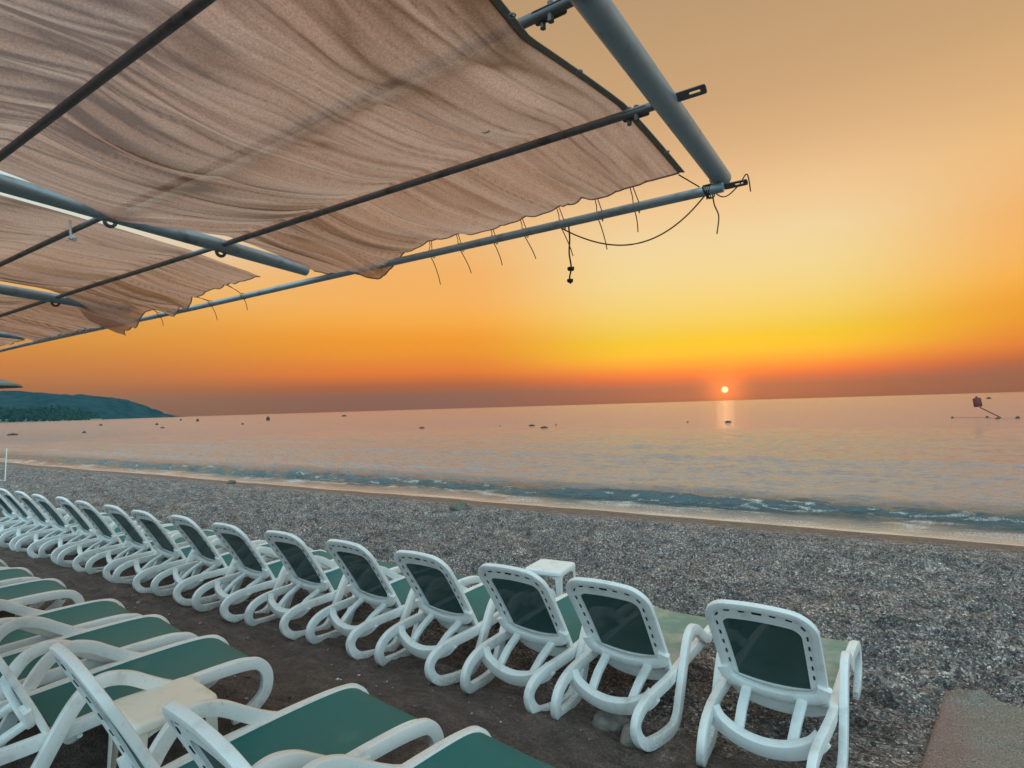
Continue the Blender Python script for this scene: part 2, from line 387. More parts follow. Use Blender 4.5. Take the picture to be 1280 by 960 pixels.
at = sea.data.attributes.new('foam', 'FLOAT', 'POINT'); at.data.foreach_set('value', foam.reshape(-1).astype(np.float32))
at = sea.data.attributes.new('film', 'FLOAT', 'POINT'); at.data.foreach_set('value', swash.reshape(-1).astype(np.float32))
m, nt, b = mat_new('sea_water')
fo = N(nt, 'ShaderNodeAttribute', attribute_name='foam'); fi = N(nt, 'ShaderNodeAttribute', attribute_name='film')
geo = N(nt, 'ShaderNodeNewGeometry'); P = geo.outputs['Position']
mp = N(nt, 'ShaderNodeMapping'); mp.inputs['Scale'].default_value = (0.8, 1.7, 1); nt.links.new(P, mp.inputs['Vector'])
n1 = N(nt, 'ShaderNodeTexNoise', Scale=0.55, Detail=8.0, Roughness=0.6); nt.links.new(mp.outputs[0], n1.inputs['Vector'])
n2 = N(nt, 'ShaderNodeTexNoise', Scale=4.0, Detail=4.0, Roughness=0.6); nt.links.new(mp.outputs[0], n2.inputs['Vector'])
n3 = N(nt, 'ShaderNodeTexNoise', Scale=24.0, Detail=5.0, Roughness=0.7); nt.links.new(P, n3.inputs['Vector'])
bp = N(nt, 'ShaderNodeBump', Distance=0.9); nt.links.new(n1.outputs[0], bp.inputs['Height'])
nt.links.new(math_(nt, 'SUBTRACT', 0.32, math_(nt, 'MULTIPLY', fi.outputs['Fac'], 0.30)), bp.inputs['Strength'])
bpb = N(nt, 'ShaderNodeBump', Distance=0.16); nt.links.new(n2.outputs[0], bpb.inputs['Height']); nt.links.new(bp.outputs[0], bpb.inputs['Normal'])
nt.links.new(math_(nt, 'SUBTRACT', 0.85, math_(nt, 'MULTIPLY', fi.outputs['Fac'], 0.8)), bpb.inputs['Strength'])
ff = smooth(nt, math_(nt, 'ADD', fo.outputs['Fac'], math_(nt, 'MULTIPLY', math_(nt, 'SUBTRACT', n3.outputs[0], 0.5), 0.9)), 0.25, 0.75)
ff = math_(nt, 'MULTIPLY', ff, smooth(nt, fo.outputs['Fac'], 0.02, 0.15))
sy = N(nt, 'ShaderNodeSeparateXYZ'); nt.links.new(P, sy.inputs[0])
water = mixc(nt, fi.outputs['Fac'], mixc(nt, smooth(nt, sy.outputs[1], 26.0, 70.0), mixc(nt, smooth(nt, sy.outputs[1], 16.6, 20.0), (0.036, 0.086, 0.104), (0.33, 0.275, 0.27)), (0.47, 0.35, 0.34)), (0.50, 0.41, 0.37))  # far water and swash film: pink of the reflected sky put into base colour
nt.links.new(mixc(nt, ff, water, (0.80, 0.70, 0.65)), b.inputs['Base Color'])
nt.links.new(math_(nt, 'ADD', 0.13, math_(nt, 'MULTIPLY', ff, 0.6)), b.inputs['Roughness'])
b.inputs['IOR'].default_value = 1.6
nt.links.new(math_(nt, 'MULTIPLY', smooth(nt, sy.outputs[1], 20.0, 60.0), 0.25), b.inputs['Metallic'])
nt.links.new(bpb.outputs[0], b.inputs['Normal'])
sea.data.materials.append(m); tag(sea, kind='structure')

# ------------------------------------------------------------------ loungers
LB, LS, W = 0.77, 1.18, 0.316
def ribbon_path():
    # (y, z, x-offset outward) of the one-piece side ribbon, front foot -> rail -> rear loop -> strut -> arm arch -> rail
    pts = [(0.97, 0.012, 0), (1.08, 0.030, 0), (1.185, 0.11, 0), (1.205, 0.225, 0), (1.15, 0.315, 0), (1.04, 0.342, 0), (0.85, 0.350, 0), (0.55, 0.346, 0),
           (0.25, 0.336, 0), (0.05, 0.318, 0), (-0.12, 0.310, 0), (-0.30, 0.306, -0.008), (-0.44, 0.292, -0.022), (-0.54, 0.252, -0.032), (-0.585, 0.190, -0.034), (-0.572, 0.118, -0.022),
           (-0.505, 0.062, 0.0), (-0.40, 0.042, 0.020), (-0.29, 0.032, 0.034), (-0.18, 0.036, 0.046), (-0.105, 0.085, 0.050), (-0.055, 0.18, 0.052), (0.005, 0.29, 0.052), (0.085, 0.43, 0.050), (0.160, 0.515, 0.046), (0.255, 0.545, 0.042), (0.365, 0.515, 0.036),
           (0.475, 0.445, 0.030), (0.58, 0.380, 0.026), (0.68, 0.342, 0.022), (0.76, 0.328, 0.018)]
    return pts
RAIL_SEC = rrect(0.048, 0.074, 0.006, 2)
def side_frame(sx):
    mb = MB()
    p = catmull([(sx * (W + 0.012 + o), y, z) for y, z, o in ribbon_path()], 7)
    n = len(p)
    sc = [1.0] * n
    for i in range(8): sc[i] = 0.75 + 0.25 * i / 8
    for i in range(14): sc[n - 1 - i] = 0.55 + 0.45 * i / 14
    mb.sweep(p, RAIL_SEC, (1, 0, 0), scales=sc)
    return mb
REC = R(29)
def to_back(x, v, w):
    rec = REC
    w = w - 0.05 * (v / LB) ** 2 + 0.012 * math.cos(x / W * 1.3)
    return Vector((x, 0.0 - v * math.sin(rec) + w * math.cos(rec), 0.335 + v * math.cos(rec) + w * math.sin(rec)))
def u_outline(inset, vb, n=9, rad=0.13, drop=0.0):
    top = LB - drop
    hw_t, hw_b = W - inset, W - 0.012 - inset
    r = max(rad - inset * 0.8, 0.02); T = top - inset
    pts = [(-hw_b, vb)]
    for k in range(1, 7): pts.append((-hw_b + (hw_b - hw_t) * k / 7, vb + (T - r - vb) * k / 7))
    for k in range(n + 1):
        a = math.pi - math.pi / 2 * k / n
        pts.append((-hw_t + r + r * math.cos(a), T - r + r * math.sin(a) * 1.0))
    half = pts[:]
    half = [(x, v + 0.028 * (1 - (x / W) ** 2) * max(0, (v - T + 0.2) / 0.2)) for x, v in half]
    mid = [(x, T + 0.028 * (1 - (x / W) ** 2)) for x in np.linspace(-hw_t + r, hw_t - r, 9)[1:-1]]
    return half + mid + [(-x, v) for x, v in reversed(half)]
def closed_outline(inset, vb, rb, bow=0.035, drop=0.0):
    u = u_outline(inset, vb, drop=drop)
    x0 = u[-1][0]; xs = np.linspace(x0, -x0, 13)[1:-1]
    return u + [(x, vb - bow * (1 - (x / x0) ** 2)) for x in xs]
def make_lounger(dusty_sheen=False, upright=False):
    global REC, LB
    REC, LB = (R(22), 0.82) if upright else (R(29), 0.77)
    root = empty('sun_lounger', (0, 0, 0))
    for sx in (-1, 1): side_frame(sx).build('side_frame', M['white'], root, angle=28)
    # seat sling between the rails, following them over the foot
    ys = [(0.03, 0.335), (0.3, 0.352), (0.6, 0.368), (0.85, 0.374), (1.02, 0.370), (1.105, 0.352), (1.165, 0.315), (1.195, 0.262)]
    def prof_y(t):
        p = catmull([(0, y, z) for y, z in ys], 6); q = t * (len(p) - 1); i = min(int(q), len(p) - 2); return p[i].lerp(p[i + 1], q - i)
    def sl(a, t):
        p = prof_y(t); x = (a - 0.5) * 2
        hw = W - 0.012
        if t > 0.82: hw -= 0.10 * (1 - math.sqrt(max(0, 1 - ((t - 0.82) / 0.18) ** 2)))
        return (x * hw, p.y, p.z + 0.008 - 0.020 * (1 - x * x) * math.sin(math.pi * min(t, 0.92) / 0.92))
    mb = MB().grid(sl, 14, 48)
    mb.build('seat_sling', M['seat_dusty_sheen' if dusty_sheen else 'seat'], root)
    # thin white border bar round the sling
    left = [sl(0, t) for t in np.linspace(0, 1, 40)]; right = [sl(1, t) for t in np.linspace(1, 0, 40)]
    fr = [sl(a, 1) for a in np.linspace(0, 1, 9)[1:-1]]
    MB().tube([(x, y, z - 0.004) for x, y, z in left + fr + right], 0.0115, 8, lateral=(0, 0.2, 1)).build('seat_rim', M['white'], root)
    # cross bars under the seat
    mb = MB()
    mb.sweep(catmull([(-W, 0.14, 0.30), (-0.2, 0.12, 0.235), (0, 0.11, 0.215), (0.2, 0.12, 0.235), (W, 0.14, 0.30)], 6), rrect(0.028, 0.085, 0.01), (0, 1, 0.1))
    mb.build('seat_crossbar', M['white'], root)
    mb = MB()
    mb.sweep(catmull([(-W + 0.02, 1.10, 0.31), (-0.2, 1.10, 0.285), (0, 1.10, 0.28), (0.2, 1.10, 0.285), (W - 0.02, 1.10, 0.31)], 5), rrect(0.026, 0.06, 0.01), (0, 1, 0.1))
    mb.build('seat_crossbar', M['white'], root)
    mb = MB()
    mb.sweep(catmull([(-W + 0.002, -0.33, 0.300), (-0.262, -0.350, 0.245), (-0.14, -0.372, 0.196), (0, -0.380, 0.178), (0.14, -0.372, 0.196), (0.262, -0.350, 0.245), (W - 0.002, -0.33, 0.300)], 6),
             rrect(0.062, 0.098, 0.010, 2), (0, 1, 0.35))
    mb.build('rear_crossbar', M['white'], root)
    # backrest
    mb = MB()
    path = [to_back(x, v, 0) for x, v in u_outline(0.016, 0.0)]
    mb.sweep(path, rrect(0.036, 0.050, 0.007, 2), tuple(Vector((0, math.cos(REC), math.sin(REC)))))
    bf = mb.build('backrest_frame', M['white'], root, angle=28)
    # flat panel ring with dark slots
    oA = closed_outline(0.030, 0.085, 0.03); oB = closed_outline(0.088, 0.110, 0.02, drop=0.046)
    n = len(oA); mb = MB()
    va = [to_back(x, v, -0.012) for x, v in oA]; vb_ = [to_back(x, v, -0.012) for x, v in oB]
    va2 = [to_back(x, v, 0.010) for x, v in oA]; vb2 = [to_back(x, v, 0.010) for x, v in oB]
    vs = va + vb_ + va2 + vb2; fs = []
    for i in range(n):
        j = (i + 1) % n
        fs += [(i, j, n + j, n + i), (2 * n + i, 3 * n + i, 3 * n + j, 2 * n + j), (n + i, n + j, 3 * n + j, 3 * n + i)]
    mb.add(vs, fs)
    sp = [(x, v) for x, v in u_outline(0.056, 0.20)]
    L = [0]
    for i in range(1, len(sp)): L.append(L[-1] + math.hypot(sp[i][0] - sp[i - 1][0], sp[i][1] - sp[i - 1][1]))
    tot = L[-1]
    def at_len(q):
        i = max(k for k in range(len(L)) if L[k] <= q + 1e-9); i = min(i, len(L) - 2)
        f = (q - L[i]) / max(1e-6, L[i + 1] - L[i]); a, c = sp[i], sp[i + 1]
        ang = math.atan2(c[1] - a[1], c[0] - a[0]); return a[0] + (c[0] - a[0]) * f, a[1] + (c[1] - a[1]) * f, ang
    ns = 17
    for k in range(ns):
        q = tot * (k + 0.5) / ns; x, v, an = at_len(q)
        big = (k == ns // 2)
        hl = 0.028 if big else 0.017; ht = 0.009 if big else 0.0052
        ca, sa = math.cos(an), math.sin(an)
        corners = [(x + ca * a - sa * t_, v + sa * a + ca * t_) for a, t_ in ((-hl, -ht), (hl, -ht), (hl, ht), (-hl, ht))]
        f = [to_back(cx, cv, -0.0155) for cx, cv in corners]; g = [to_back(cx, cv, -0.003) for cx, cv in corners]
        mb.add(f + g, [(0, 1, 2, 3), (0, 4, 5, 1), (1, 5, 6, 2), (2, 6, 7, 3), (3, 7, 4, 0)], 1)
    mb.build('backrest_panel', [M['white'], M['slot']], root, angle=30)
    # sling in the opening
    mb = MB(); oS = closed_outline(0.078, 0.100, 0.02, drop=0.040)
    def interp_row(t):   # fill by scaling towards the centre line
        return [(x * 1, v) for x, v in oS]
    cx, cv = 0.0, 0.44
    rings = [[(cx + (x - cx) * k, cv + (v - cv) * k) for x, v in oS] for k in (1, 0.8, 0.55, 0.3, 0.1)]
    vs = [to_back(x, v, 0.002 - 0.006 * (1 - k)) for k, rg_ in zip((1, 0.8, 0.55, 0.3, 0.1), rings) for x, v in rg_]
    fs = []; nn = len(oS)
    for r_ in range(4):
        for i in range(nn):
            j = (i + 1) % nn; fs.append((r_ * nn + i, r_ * nn + j, (r_ + 1) * nn + j, (r_ + 1) * nn + i))
    fs.append(tuple(4 * nn + i for i in range(nn)))
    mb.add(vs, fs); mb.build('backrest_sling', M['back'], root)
    # lower brace of the backrest and its two struts
    mb = MB()
    mb.sweep([to_back(p.x, p.y, p.z) for p in catmull([(-W + 0.015, 0.185, -0.022), (-0.265, 0.105, -0.036), (-0.13, 0.058, -0.046), (0, 0.044, -0.050), (0.13, 0.058, -0.046), (0.265, 0.105, -0.036), (W - 0.015, 0.185, -0.022)], 6)],
             rrect(0.040, 0.080, 0.010, 2), tuple(Vector((0, math.cos(REC), math.sin(REC)))))
    mb.build('backrest_brace', M['white'], root)
    for sx in (-1, 1):
        a = to_back(sx * 0.165, 0.055, -0.052)
        mb = MB(); mb.sweep([a, a.lerp(Vector((sx * 0.152, -0.355, 0.200)), 0.5) + Vector((0, -0.010, 0.012)), Vector((sx * 0.15, -0.360, 0.195))], rrect(0.060, 0.034, 0.007, 2), (1, 0, 0))
        mb.build('prop_strut', M['white'], root)
        # round hinge boss on the rail
        mb = MB(); mb.tube([(sx * (W - 0.008), 0.0, 0.325), (sx * (W + 0.038), 0.0, 0.325)], 0.030, 14, lateral=(0, 0, 1))
        mb.build('hinge', M['white'], root)
    return root

protos = {'plain': make_lounger(False), 'dusty_sheen': make_lounger(True), 'upright': make_lounger(False, True)}
used = {}
def place(u, s, z, rz, label, group, kind='plain'):
    o = copy_tree(protos[kind]) if kind in used else protos[kind]
    used[kind] = True
    o.location = (u, s, z); o.rotation_euler = (0, 0, rz)
    o['label'] = label; o['category'] = 'sun lounger'; o['group'] = group
    return o
back_u = [-0.816, -1.814, -2.61, -3.545, -4.475, -5.45, -6.436, -7.46, -8.40, -9.33, -10.28, -11.138, -11.991, -12.859, -13.70, -14.6]
ordn = ['first', 'second', 'third', 'fourth', 'fifth', 'sixth', 'seventh', 'eighth', 'ninth', 'tenth', 'eleventh', 'twelfth', 'thirteenth', 'fourteenth', 'fifteenth', 'sixteenth']
GB = 'white loungers in the seaward row'; GF = 'white loungers in the landward row under the canopy'
for i, u in enumerate(back_u):
    if i == 0: lb = 'white lounger with pale sheen-and-dust painted seat at the right end, nearest the brown mat'
    elif i == 1: lb = 'white lounger with pale sheen-and-dust painted seat and two stones lying behind its rear legs'
    elif i == 2: lb = 'white lounger with green seat, just right of the white side table in the seaward row'
    elif i == 3: lb = 'white lounger with green seat, just left of the white side table in the seaward row'
    else: lb = 'white lounger with shade-painted green back, %s from the right in the seaward row' % ordn[i]
    j = random.Random(i * 7 + 1)
    place(u, 4.15 + (j.uniform(-0.04, 0.04) if i > 3 else 0), float(prof_s(4.0)) + 0.008, -0.03 + (j.uniform(-0.03, 0.03) if i > 3 else -0.005), lb, GB, 'dusty_sheen' if i < 2 else 'plain')
front = [(-1.61, 'white lounger nearest the camera, its green foot end cut by the bottom edge'),
         (-2.54, 'white lounger with green seat, directly right of the cream side table'),
         (-4.08, 'white lounger with green seat, directly left of the cream side table'),
         (-4.97, 'white lounger second to the left of the cream side table in the landward row'),
         (-5.80, 'third white lounger left of the cream side table, beside a gap in the row'),
         (-7.14, 'white lounger just beyond the gap in the landward row, foot curving over dark sand'),
         (-8.05, 'white lounger second beyond the gap in the landward row'),
         (-8.88, 'white lounger third beyond the gap in the landward row'),
         (-9.75, 'farthest lounger of the landward row, only its foot showing at the left edge')]
for u, lb in front:
    yaw = 0.117; s0 = 2.49 - 1.21 * math.cos(yaw); u0 = u - 1.21 * math.sin(yaw)
    place(u0, s0, 0.09, -yaw, lb, GF, 'upright')

# ------------------------------------------------------------------ side tables
def make_table(name, loc, rz, size, h, mat, label, spots=False):
    root = empty(name, loc, rz); tag(root, label, 'side table')
    hw = size / 2
    sec = []
    mb = MB()
    prof_r = [(0.0, -0.004), (0.80, -0.004), (0.92, 0.0), (0.97, -0.006), (1.0, -0.022), (1.0, -0.052), (0.965, -0.052), (0.965, -0.024), (0.0, -0.020)]
    base = rrect(size, size, 0.045, 5); k = len(base); vs = []; fs = []
    for r_, z in prof_r[1:]:
        for x, y in base: vs.append((x * r_, y * r_, h + z))
    for a in range(len(prof_r) - 2):
        for j in range(k):
            fs.append((a * k + j, a * k + (j + 1) % k, (a + 1) * k + (j + 1) % k, (a + 1) * k + j))
    fs.append(tuple(range(k))); mb.add(vs, fs)
    # under side
    zb = [(x * 0.96, y * 0.96, h - 0.030) for x, y in base]; mb.add(zb, [tuple(reversed(range(k)))])
    mb.build('table_top', mat, root, angle=50)
    for sx in (-1, 1):
        for sy in (-1, 1):
            mb = MB(); t = 0.040
            L_ = [(0, 0), (t * 1.5, 0), (t * 1.5, 0.009), (0.009, 0.009), (0.009, t * 1.5), (0, t * 1.5)]
            vs = []
            for z, sp_, g in ((h - 0.03, 0.0, 1.15), (h * 0.5, 0.004, 0.95), (0.0, 0.012, 0.7)):
                for a, c in L_:
                    vs.append((sx * (hw - 0.012 + sp_ - a * g), sy * (hw - 0.012 + sp_ - c * g), z))
            fs = []
            for q in range(2):
                for j in range(6): fs.append((q * 6 + j, q * 6 + (j + 1) % 6, (q + 1) * 6 + (j + 1) % 6, (q + 1) * 6 + j))
            fs += [tuple(range(6)), tuple(range(12, 18))]
            mb.add(vs, fs); mb.build('leg', mat, root, angle=30, bevel=0.003)
    # apron with arched lower edge
    for q in range(4):
        mb = MB(); rot = Matrix.Rotation(q * math.pi / 2, 3, 'Z'); n = 12; vs = []
        for i in range(n + 1):
            x = -hw + 0.05 + (size - 0.10) * i / n; e = abs(2 * i / n - 1)
            lo = h - 0.068 - 0.045 * e ** 3
            for y in (hw - 0.024, hw - 0.017): vs += [rot @ Vector((x, y, h - 0.035)), rot @ Vector((x, y, lo))]
        fs = []
        for i in range(n):
            a = i * 4; c = a + 4; fs += [(a, c, c + 1, a + 1), (a + 2, a + 3, c + 3, c + 2), (a + 1, c + 1, c + 3, a + 3)]
        mb.add(vs, fs); mb.build('apron', mat, root, angle=30)
    return root
make_table('side_table', (-3.55, 5.93, float(prof_s(5.95)) - 0.01), 0.10, 0.46, 0.52, M['white'], 'white square plastic side table standing alone on the pebbles beyond the seaward row')
make_table('side_table', (-3.60, 1.70, 0.075), -0.117, 0.44, 0.43, M['cream'], 'cream square plastic side table between two loungers of the landward row')

# ------------------------------------------------------------------ canopy
CS = 1.2; EYE = 2.1
def cp(u, s, off=0.0):
    return Vector((CS * u, CS * s, EYE + CS * (2.85 + 0.068 * (2.0 - s) + off - EYE)))
RU = [-0.50, -2.615, -4.54, -6.55, -8.7, -10.9]
PS = [2.0, 1.5, 1.045, 0.635, 0.2, -0.25, -0.7, -1.15]
SB = -1.35
frame = empty('canopy_frame', (CS * -2.6, -1.5, 0.11))
tag(frame, 'grey galvanised pipe frame of the shade canopy over the loungers', 'canopy frame')
def fpart(mb, name, mat, **k):
    o = mb.build(name, mat, None, **k); o.parent = frame; o.matrix_parent_inverse = Matrix.Translation(-Vector(frame.location)); return o
RAF_OFF = 0.0
for i, u in enumerate(RU):
    e = {0: 2.04, 1: 1.965}.get(i, 1.93)
    mb = MB(); pts = [cp(u, s, -0.002) for s in np.linspace(SB, e, 12)]
    mb.tube(pts, 0.0375, 20, lateral=(1, 0, 0)); fpart(mb, 'rafter', M['galv'])
    # thin weld bead / wire rings on the near end
for i, s in enumerate(PS):
    mb = MB(); u1 = -0.485 if i == 0 else -0.50
    us_ = np.linspace(-11.5, u1, 60)
    wob = [0.006 * vnoise(np.array([x * 0.7]), np.array([i * 3.3]), 91)[0] for x in us_]
    pts = [cp(x, s + (0.0 if i else 0.012 * math.sin(x * 1.3)), w - (0.052 if i == 0 else 0.0)) for x, w in zip(us_, wob)]
    mb.tube(pts, 0.0195 if i == 0 else 0.0140, 12, lateral=(0, 0, 1))
    fpart(mb, 'eave_pipe' if i == 0 else 'purlin', M['galv_thin'] if i == 0 else M['dark_pipe'])
def plate(c, du, hv, th, slot=True):
    """small flat lug with a slot, lying in the plane of the canopy along the row"""
    mb = MB(); r = rrect(du, hv, 0.006, 2); hl = rrect(du * 0.35, hv * 0.3, 0.003, 2); k = len(r)
    rotp = Matrix.Rotation(R(-35), 3, 'X')
    vs = [Vector(c) + rotp @ Vector((x, y, zz)) for zz in (-th / 2, th / 2) for x, y in r] + [Vector(c) + rotp @ Vector((x + du * 0.15, y, zz)) for zz in (-th / 2, th / 2) for x, y in hl]
    fs = []
    for j in range(k):
        q = (j + 1) % k
        fs += [(j, q, k + q, k + j), (2 * k + j, 3 * k + j, 3 * k + q, 2 * k + q), (j, 2 * k + j, 2 * k + q, q), (k + j, k + q, 3 * k + q, 3 * k + j)]
    mb.add(vs, fs); return mb
for i in (1, 2, 3):
    c = cp(-0.545, PS[i], 0.0); mb = plate(c + Vector((-0.05, 0, -0.005)), 0.09, 0.036, 0.005)
    mb.tube([c + Vector((-0.045, 0.0, -0.03)), c + Vector((-0.045, 0.0, 0.02))], 0.009, 6); mb.tube([c + Vector((-0.075, 0.012, -0.03)), c + Vector((-0.075, 0.012, 0.02))], 0.008, 6)
    fpart(mb, 'bracket', M['rusty'])
    c = cp(-0.50, PS[i], 0.0); fpart(plate(c + Vector((0.075, 0, 0.004)), 0.10, 0.030, 0.005), 'bracket', M['rusty'])
c = cp(-0.485, 2.02, -0.035); fpart(plate(c + Vector((0.04, 0, -0.005)), 0.09, 0.026, 0.005), 'bracket', M['rusty'])
for i in range(1, len(RU)):
    for s in PS[1:4]:
        mb = MB(); c = cp(RU[i], s, -0.002)
        ring = [c + Vector((0, 0.0, 0)) + Vector((0, math.cos(a) * 0.024, math.sin(a) * 0.024 - 0.036)) for a in np.linspace(0, 2 * math.pi, 12, endpoint=False)]
        mb.tube([(p.x, p.y, p.z) for p in ring], 0.009, 6, closed=True); fpart(mb, 'clamp', M['rusty'])
for i in (0, 1, 2, 3, 4, 5):
    top = cp(RU[i], -1.2, -0.04); zt = float(prof_s(top.y))
    mb = MB(); mb.tube([(top.x, top.y, zt - 0.05), tuple(top)], 0.045, 16); mb.box((top.x, top.y, zt + 0.004), (0.22, 0.22, 0.012)); fpart(mb, 'post', M['galv'])

# --- cloths
def hem_interp(hem, u):
    xs = [p[0] for p in hem][::-1]; ys = [p[1] for p in hem][::-1]
    return np.interp(u, xs, ys)
def cloth(name, ul, ur_fn, hem, over, nx, ny, seed, label, slant=0.4, drop_fn=None, binding=True, ties=(), lace=False, s_back=SB, right_flat=False, ul_fn=None, left_lift=0.0):
    """ul: left edge u; ur_fn(s): right edge; hem: [(u,s)] right-to-left; over: +1/-1 offset at each purlin"""
    root = empty(name, tuple(cp(ul, 1.0, 0)))
    tag(root, label, 'shade cloth', 'brown shade cloths on the canopy')
    a = np.linspace(0, 1, nx + 1); t = np.linspace(0, 1, ny + 1)
    A, T = np.meshgrid(a, t)
    hemmax = 1.93
    S0 = s_back + (hemmax - s_back) * T
    ur = ur_fn(S0); ul0 = ul; ul = ul0 if ul_fn is None else ul_fn(S0)
    Uu = ul + (ur - ul) * A
    Sh = hem_interp(hem, Uu)
    Ss = s_back + (Sh - s_back) * T
    # weave height over / under purlins with sag between
    ps = np.array(PS[::-1]); of = np.array([over.get(i, 0.03) for i in range(len(PS))][::-1])
    zoff = np.interp(Ss, ps, of)
    k = np.clip(np.searchsorted(ps, Ss) - 1, 0, len(ps) - 2)
    f = np.clip((Ss - ps[k]) / (ps[k + 1] - ps[k]), 0, 1)
    sag = -(0.022 + 0.025 * (vnoise(Uu * 1.5, Ss * 0 + k * 3.7, seed + 5) + 0.2)) * 4 * f * (1 - f)
    # folds running roughly down the slope
    q = Uu - slant * (Ss - 1.0) * (0.15 + 0.85 * np.clip((ur - Uu) / (ur - ul), 0, 1)) + 0.07 * fbm(Uu * 0.9, Ss * 1.1, seed + 9, 3)
    ridge = lambda x: (1 - np.abs(2 * x)) ** 2
    n1 = ridge(vnoise(q * 6.0, Ss * 0.55 + 3, seed)); n2 = ridge(vnoise(q * 13.0, Ss * 0.8 + 7, seed + 1)); n3 = fbm(q * 3.0, Ss * 0.6, seed + 2, 3)
    n4 = vnoise(q * 30.0, Ss * 1.3, seed + 3)
    pin = 0.30 + 0.70 * np.sin(np.pi * np.clip(f, 0, 1)) ** 0.7
    edge_l = np.clip((Uu - ul) / 0.22, 0, 1); edge_l = edge_l * edge_l * (3 - 2 * edge_l)
    edge_l = edge_l * np.clip((ur - Uu) / (0.3 if right_flat else 0.22), 0, 1)
    folds = (0.036 * n1 + 0.024 * n2 + 0.026 * n3 + 0.006 * n4) * pin * (0.25 + 0.75 * edge_l)
    folds = folds - 0.018 * pin * edge_l
    sag = sag * (0.15 + 0.85 * edge_l); zoff = zoff + (1 - edge_l) * left_lift
    last = np.clip((Ss - 1.5) / 0.4, 0, 1)
    Zo = zoff + sag + folds
    if drop_fn is not None: Zo = Zo + drop_fn(Uu, Ss, T)
    Zo = Zo + 0.003 * fbm(Uu * 9, Ss * 3, seed + 20, 2) * last
    V = np.empty(Uu.shape + (3,))
    V[..., 0] = CS * Uu; V[..., 1] = CS * Ss; V[..., 2] = EYE + CS * (2.85 + 0.068 * (2 - Ss) + Zo - EYE)
    V -= np.array(root.location)
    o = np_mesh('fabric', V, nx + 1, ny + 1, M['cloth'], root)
    # gathered pleats: several layers of the net lie together along the creases
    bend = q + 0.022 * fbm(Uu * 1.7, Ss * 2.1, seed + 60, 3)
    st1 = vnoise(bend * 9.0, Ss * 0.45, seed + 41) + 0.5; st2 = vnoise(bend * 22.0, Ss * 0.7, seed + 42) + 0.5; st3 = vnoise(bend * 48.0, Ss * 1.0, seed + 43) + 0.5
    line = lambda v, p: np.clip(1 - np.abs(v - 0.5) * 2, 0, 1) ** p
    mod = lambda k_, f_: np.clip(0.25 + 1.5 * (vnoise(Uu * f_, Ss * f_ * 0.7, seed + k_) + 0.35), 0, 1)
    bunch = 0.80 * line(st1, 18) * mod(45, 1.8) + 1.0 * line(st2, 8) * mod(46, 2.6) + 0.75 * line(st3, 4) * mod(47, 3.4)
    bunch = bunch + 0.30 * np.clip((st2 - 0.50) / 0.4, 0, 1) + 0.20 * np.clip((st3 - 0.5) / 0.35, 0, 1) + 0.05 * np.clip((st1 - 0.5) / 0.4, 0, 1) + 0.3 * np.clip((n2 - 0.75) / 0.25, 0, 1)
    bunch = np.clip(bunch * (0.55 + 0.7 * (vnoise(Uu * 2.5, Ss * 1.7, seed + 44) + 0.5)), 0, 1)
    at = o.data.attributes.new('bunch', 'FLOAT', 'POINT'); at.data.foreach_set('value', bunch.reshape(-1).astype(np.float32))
    # rolled hem along the eave
    mb = MB(); hp = [tuple(V[-1, i]) for i in range(0, nx + 1, 2)]
    mb.tube(hp, 0.0045, 6, lateral=(0, 0, 1)); mb.build('hem', M['hem'], root)
    if binding:
        mb = MB(); ps_ = [Vector(V[j, nx]) + Vector((0.008, 0, 0.0)) for j in range(0, ny + 1, 3)]
        mb.sweep(ps_, rrect(0.030, 0.004, 0.0015, 2), (1, 0, -0.25)); mb.build('binding', M['binding'], root)
        for j in range(6, len(ps_) - 2, 9):
            mb = MB()
            c_ = ps_[j] + Vector((0.014, 0, -0.006)); mb.tube([c_ + Vector((math.cos(x) * 0.008, math.sin(x) * 0.008, 0)) for x in np.linspace(0, 2 * math.pi, 10, endpoint=False)], 0.0025, 5, closed=True, lateral=(0, 0, 1))
            mb.build('eyelet', M['galv_thin'], root)
    L0 = Vector(root.location)
    ul1 = ul0 if ul_fn is None else float(ul_fn(np.array(1.93)))
    for (tu, length, lean, both) in ties:
        hs = float(hem_interp(hem, tu)); i = int(np.clip(round((tu - ul1) / (float(ur_fn(np.array(1.93))) - ul1) * nx), 0, nx))
        h0 = Vector(V[-1, i]) + L0
        pc = cp(tu - 0.01, 2.0 + 0.012 * 0, -0.052)
        rr = 0.0235
        mb = MB()
        loop = [h0, h0.lerp(pc + Vector((0, 0, rr)), 0.6)] + [pc + Vector((0.004 * k_, math.cos(x) * rr, math.sin(x) * rr)) for k_, x in enumerate(np.linspace(R(120), R(-200), 9))] + [h0 + Vector((0.012, 0.0, 0.002))]
        mb.tube([p - L0 for p in loop], 0.0022, 5)
        tail = catmull([pc + Vector((0, -0.02, 0.012)), pc + Vector((lean * 0.25, 0.014, -length * 0.3)), pc + Vector((lean * 0.7, 0.02, -length * 0.7)), pc + Vector((lean, 0.018, -length))], 5)
        mb.tube([p - L0 for p in tail], 0.0024, 5)
        if both:
            tail = catmull([pc + Vector((0.02, -0.02, 0.012)), pc + Vector((0.04, 0.02, -length * 0.2)), pc + Vector((0.07, 0.02, -length * 0.5))], 5)
            mb.tube([p - L0 for p in tail], 0.002, 5)
        mb.build('tie_cord', M['rope'], root)
    if lace:
        mb = MB(); us2 = np.linspace(-4.95, -6.5, 200); pts = []
        for k_, x in enumerate(us2):
            a_ = k_ * 0.9; pts.append(cp(x, 1.985 + 0.028 * math.cos(a_), -0.04 + 0.028 * math.sin(a_)) - L0)
        mb.tube(pts, 0.003, 5, lateral=(0, 0, 1)); mb.build('lacing', M['white_cord'], root)
    return root, V
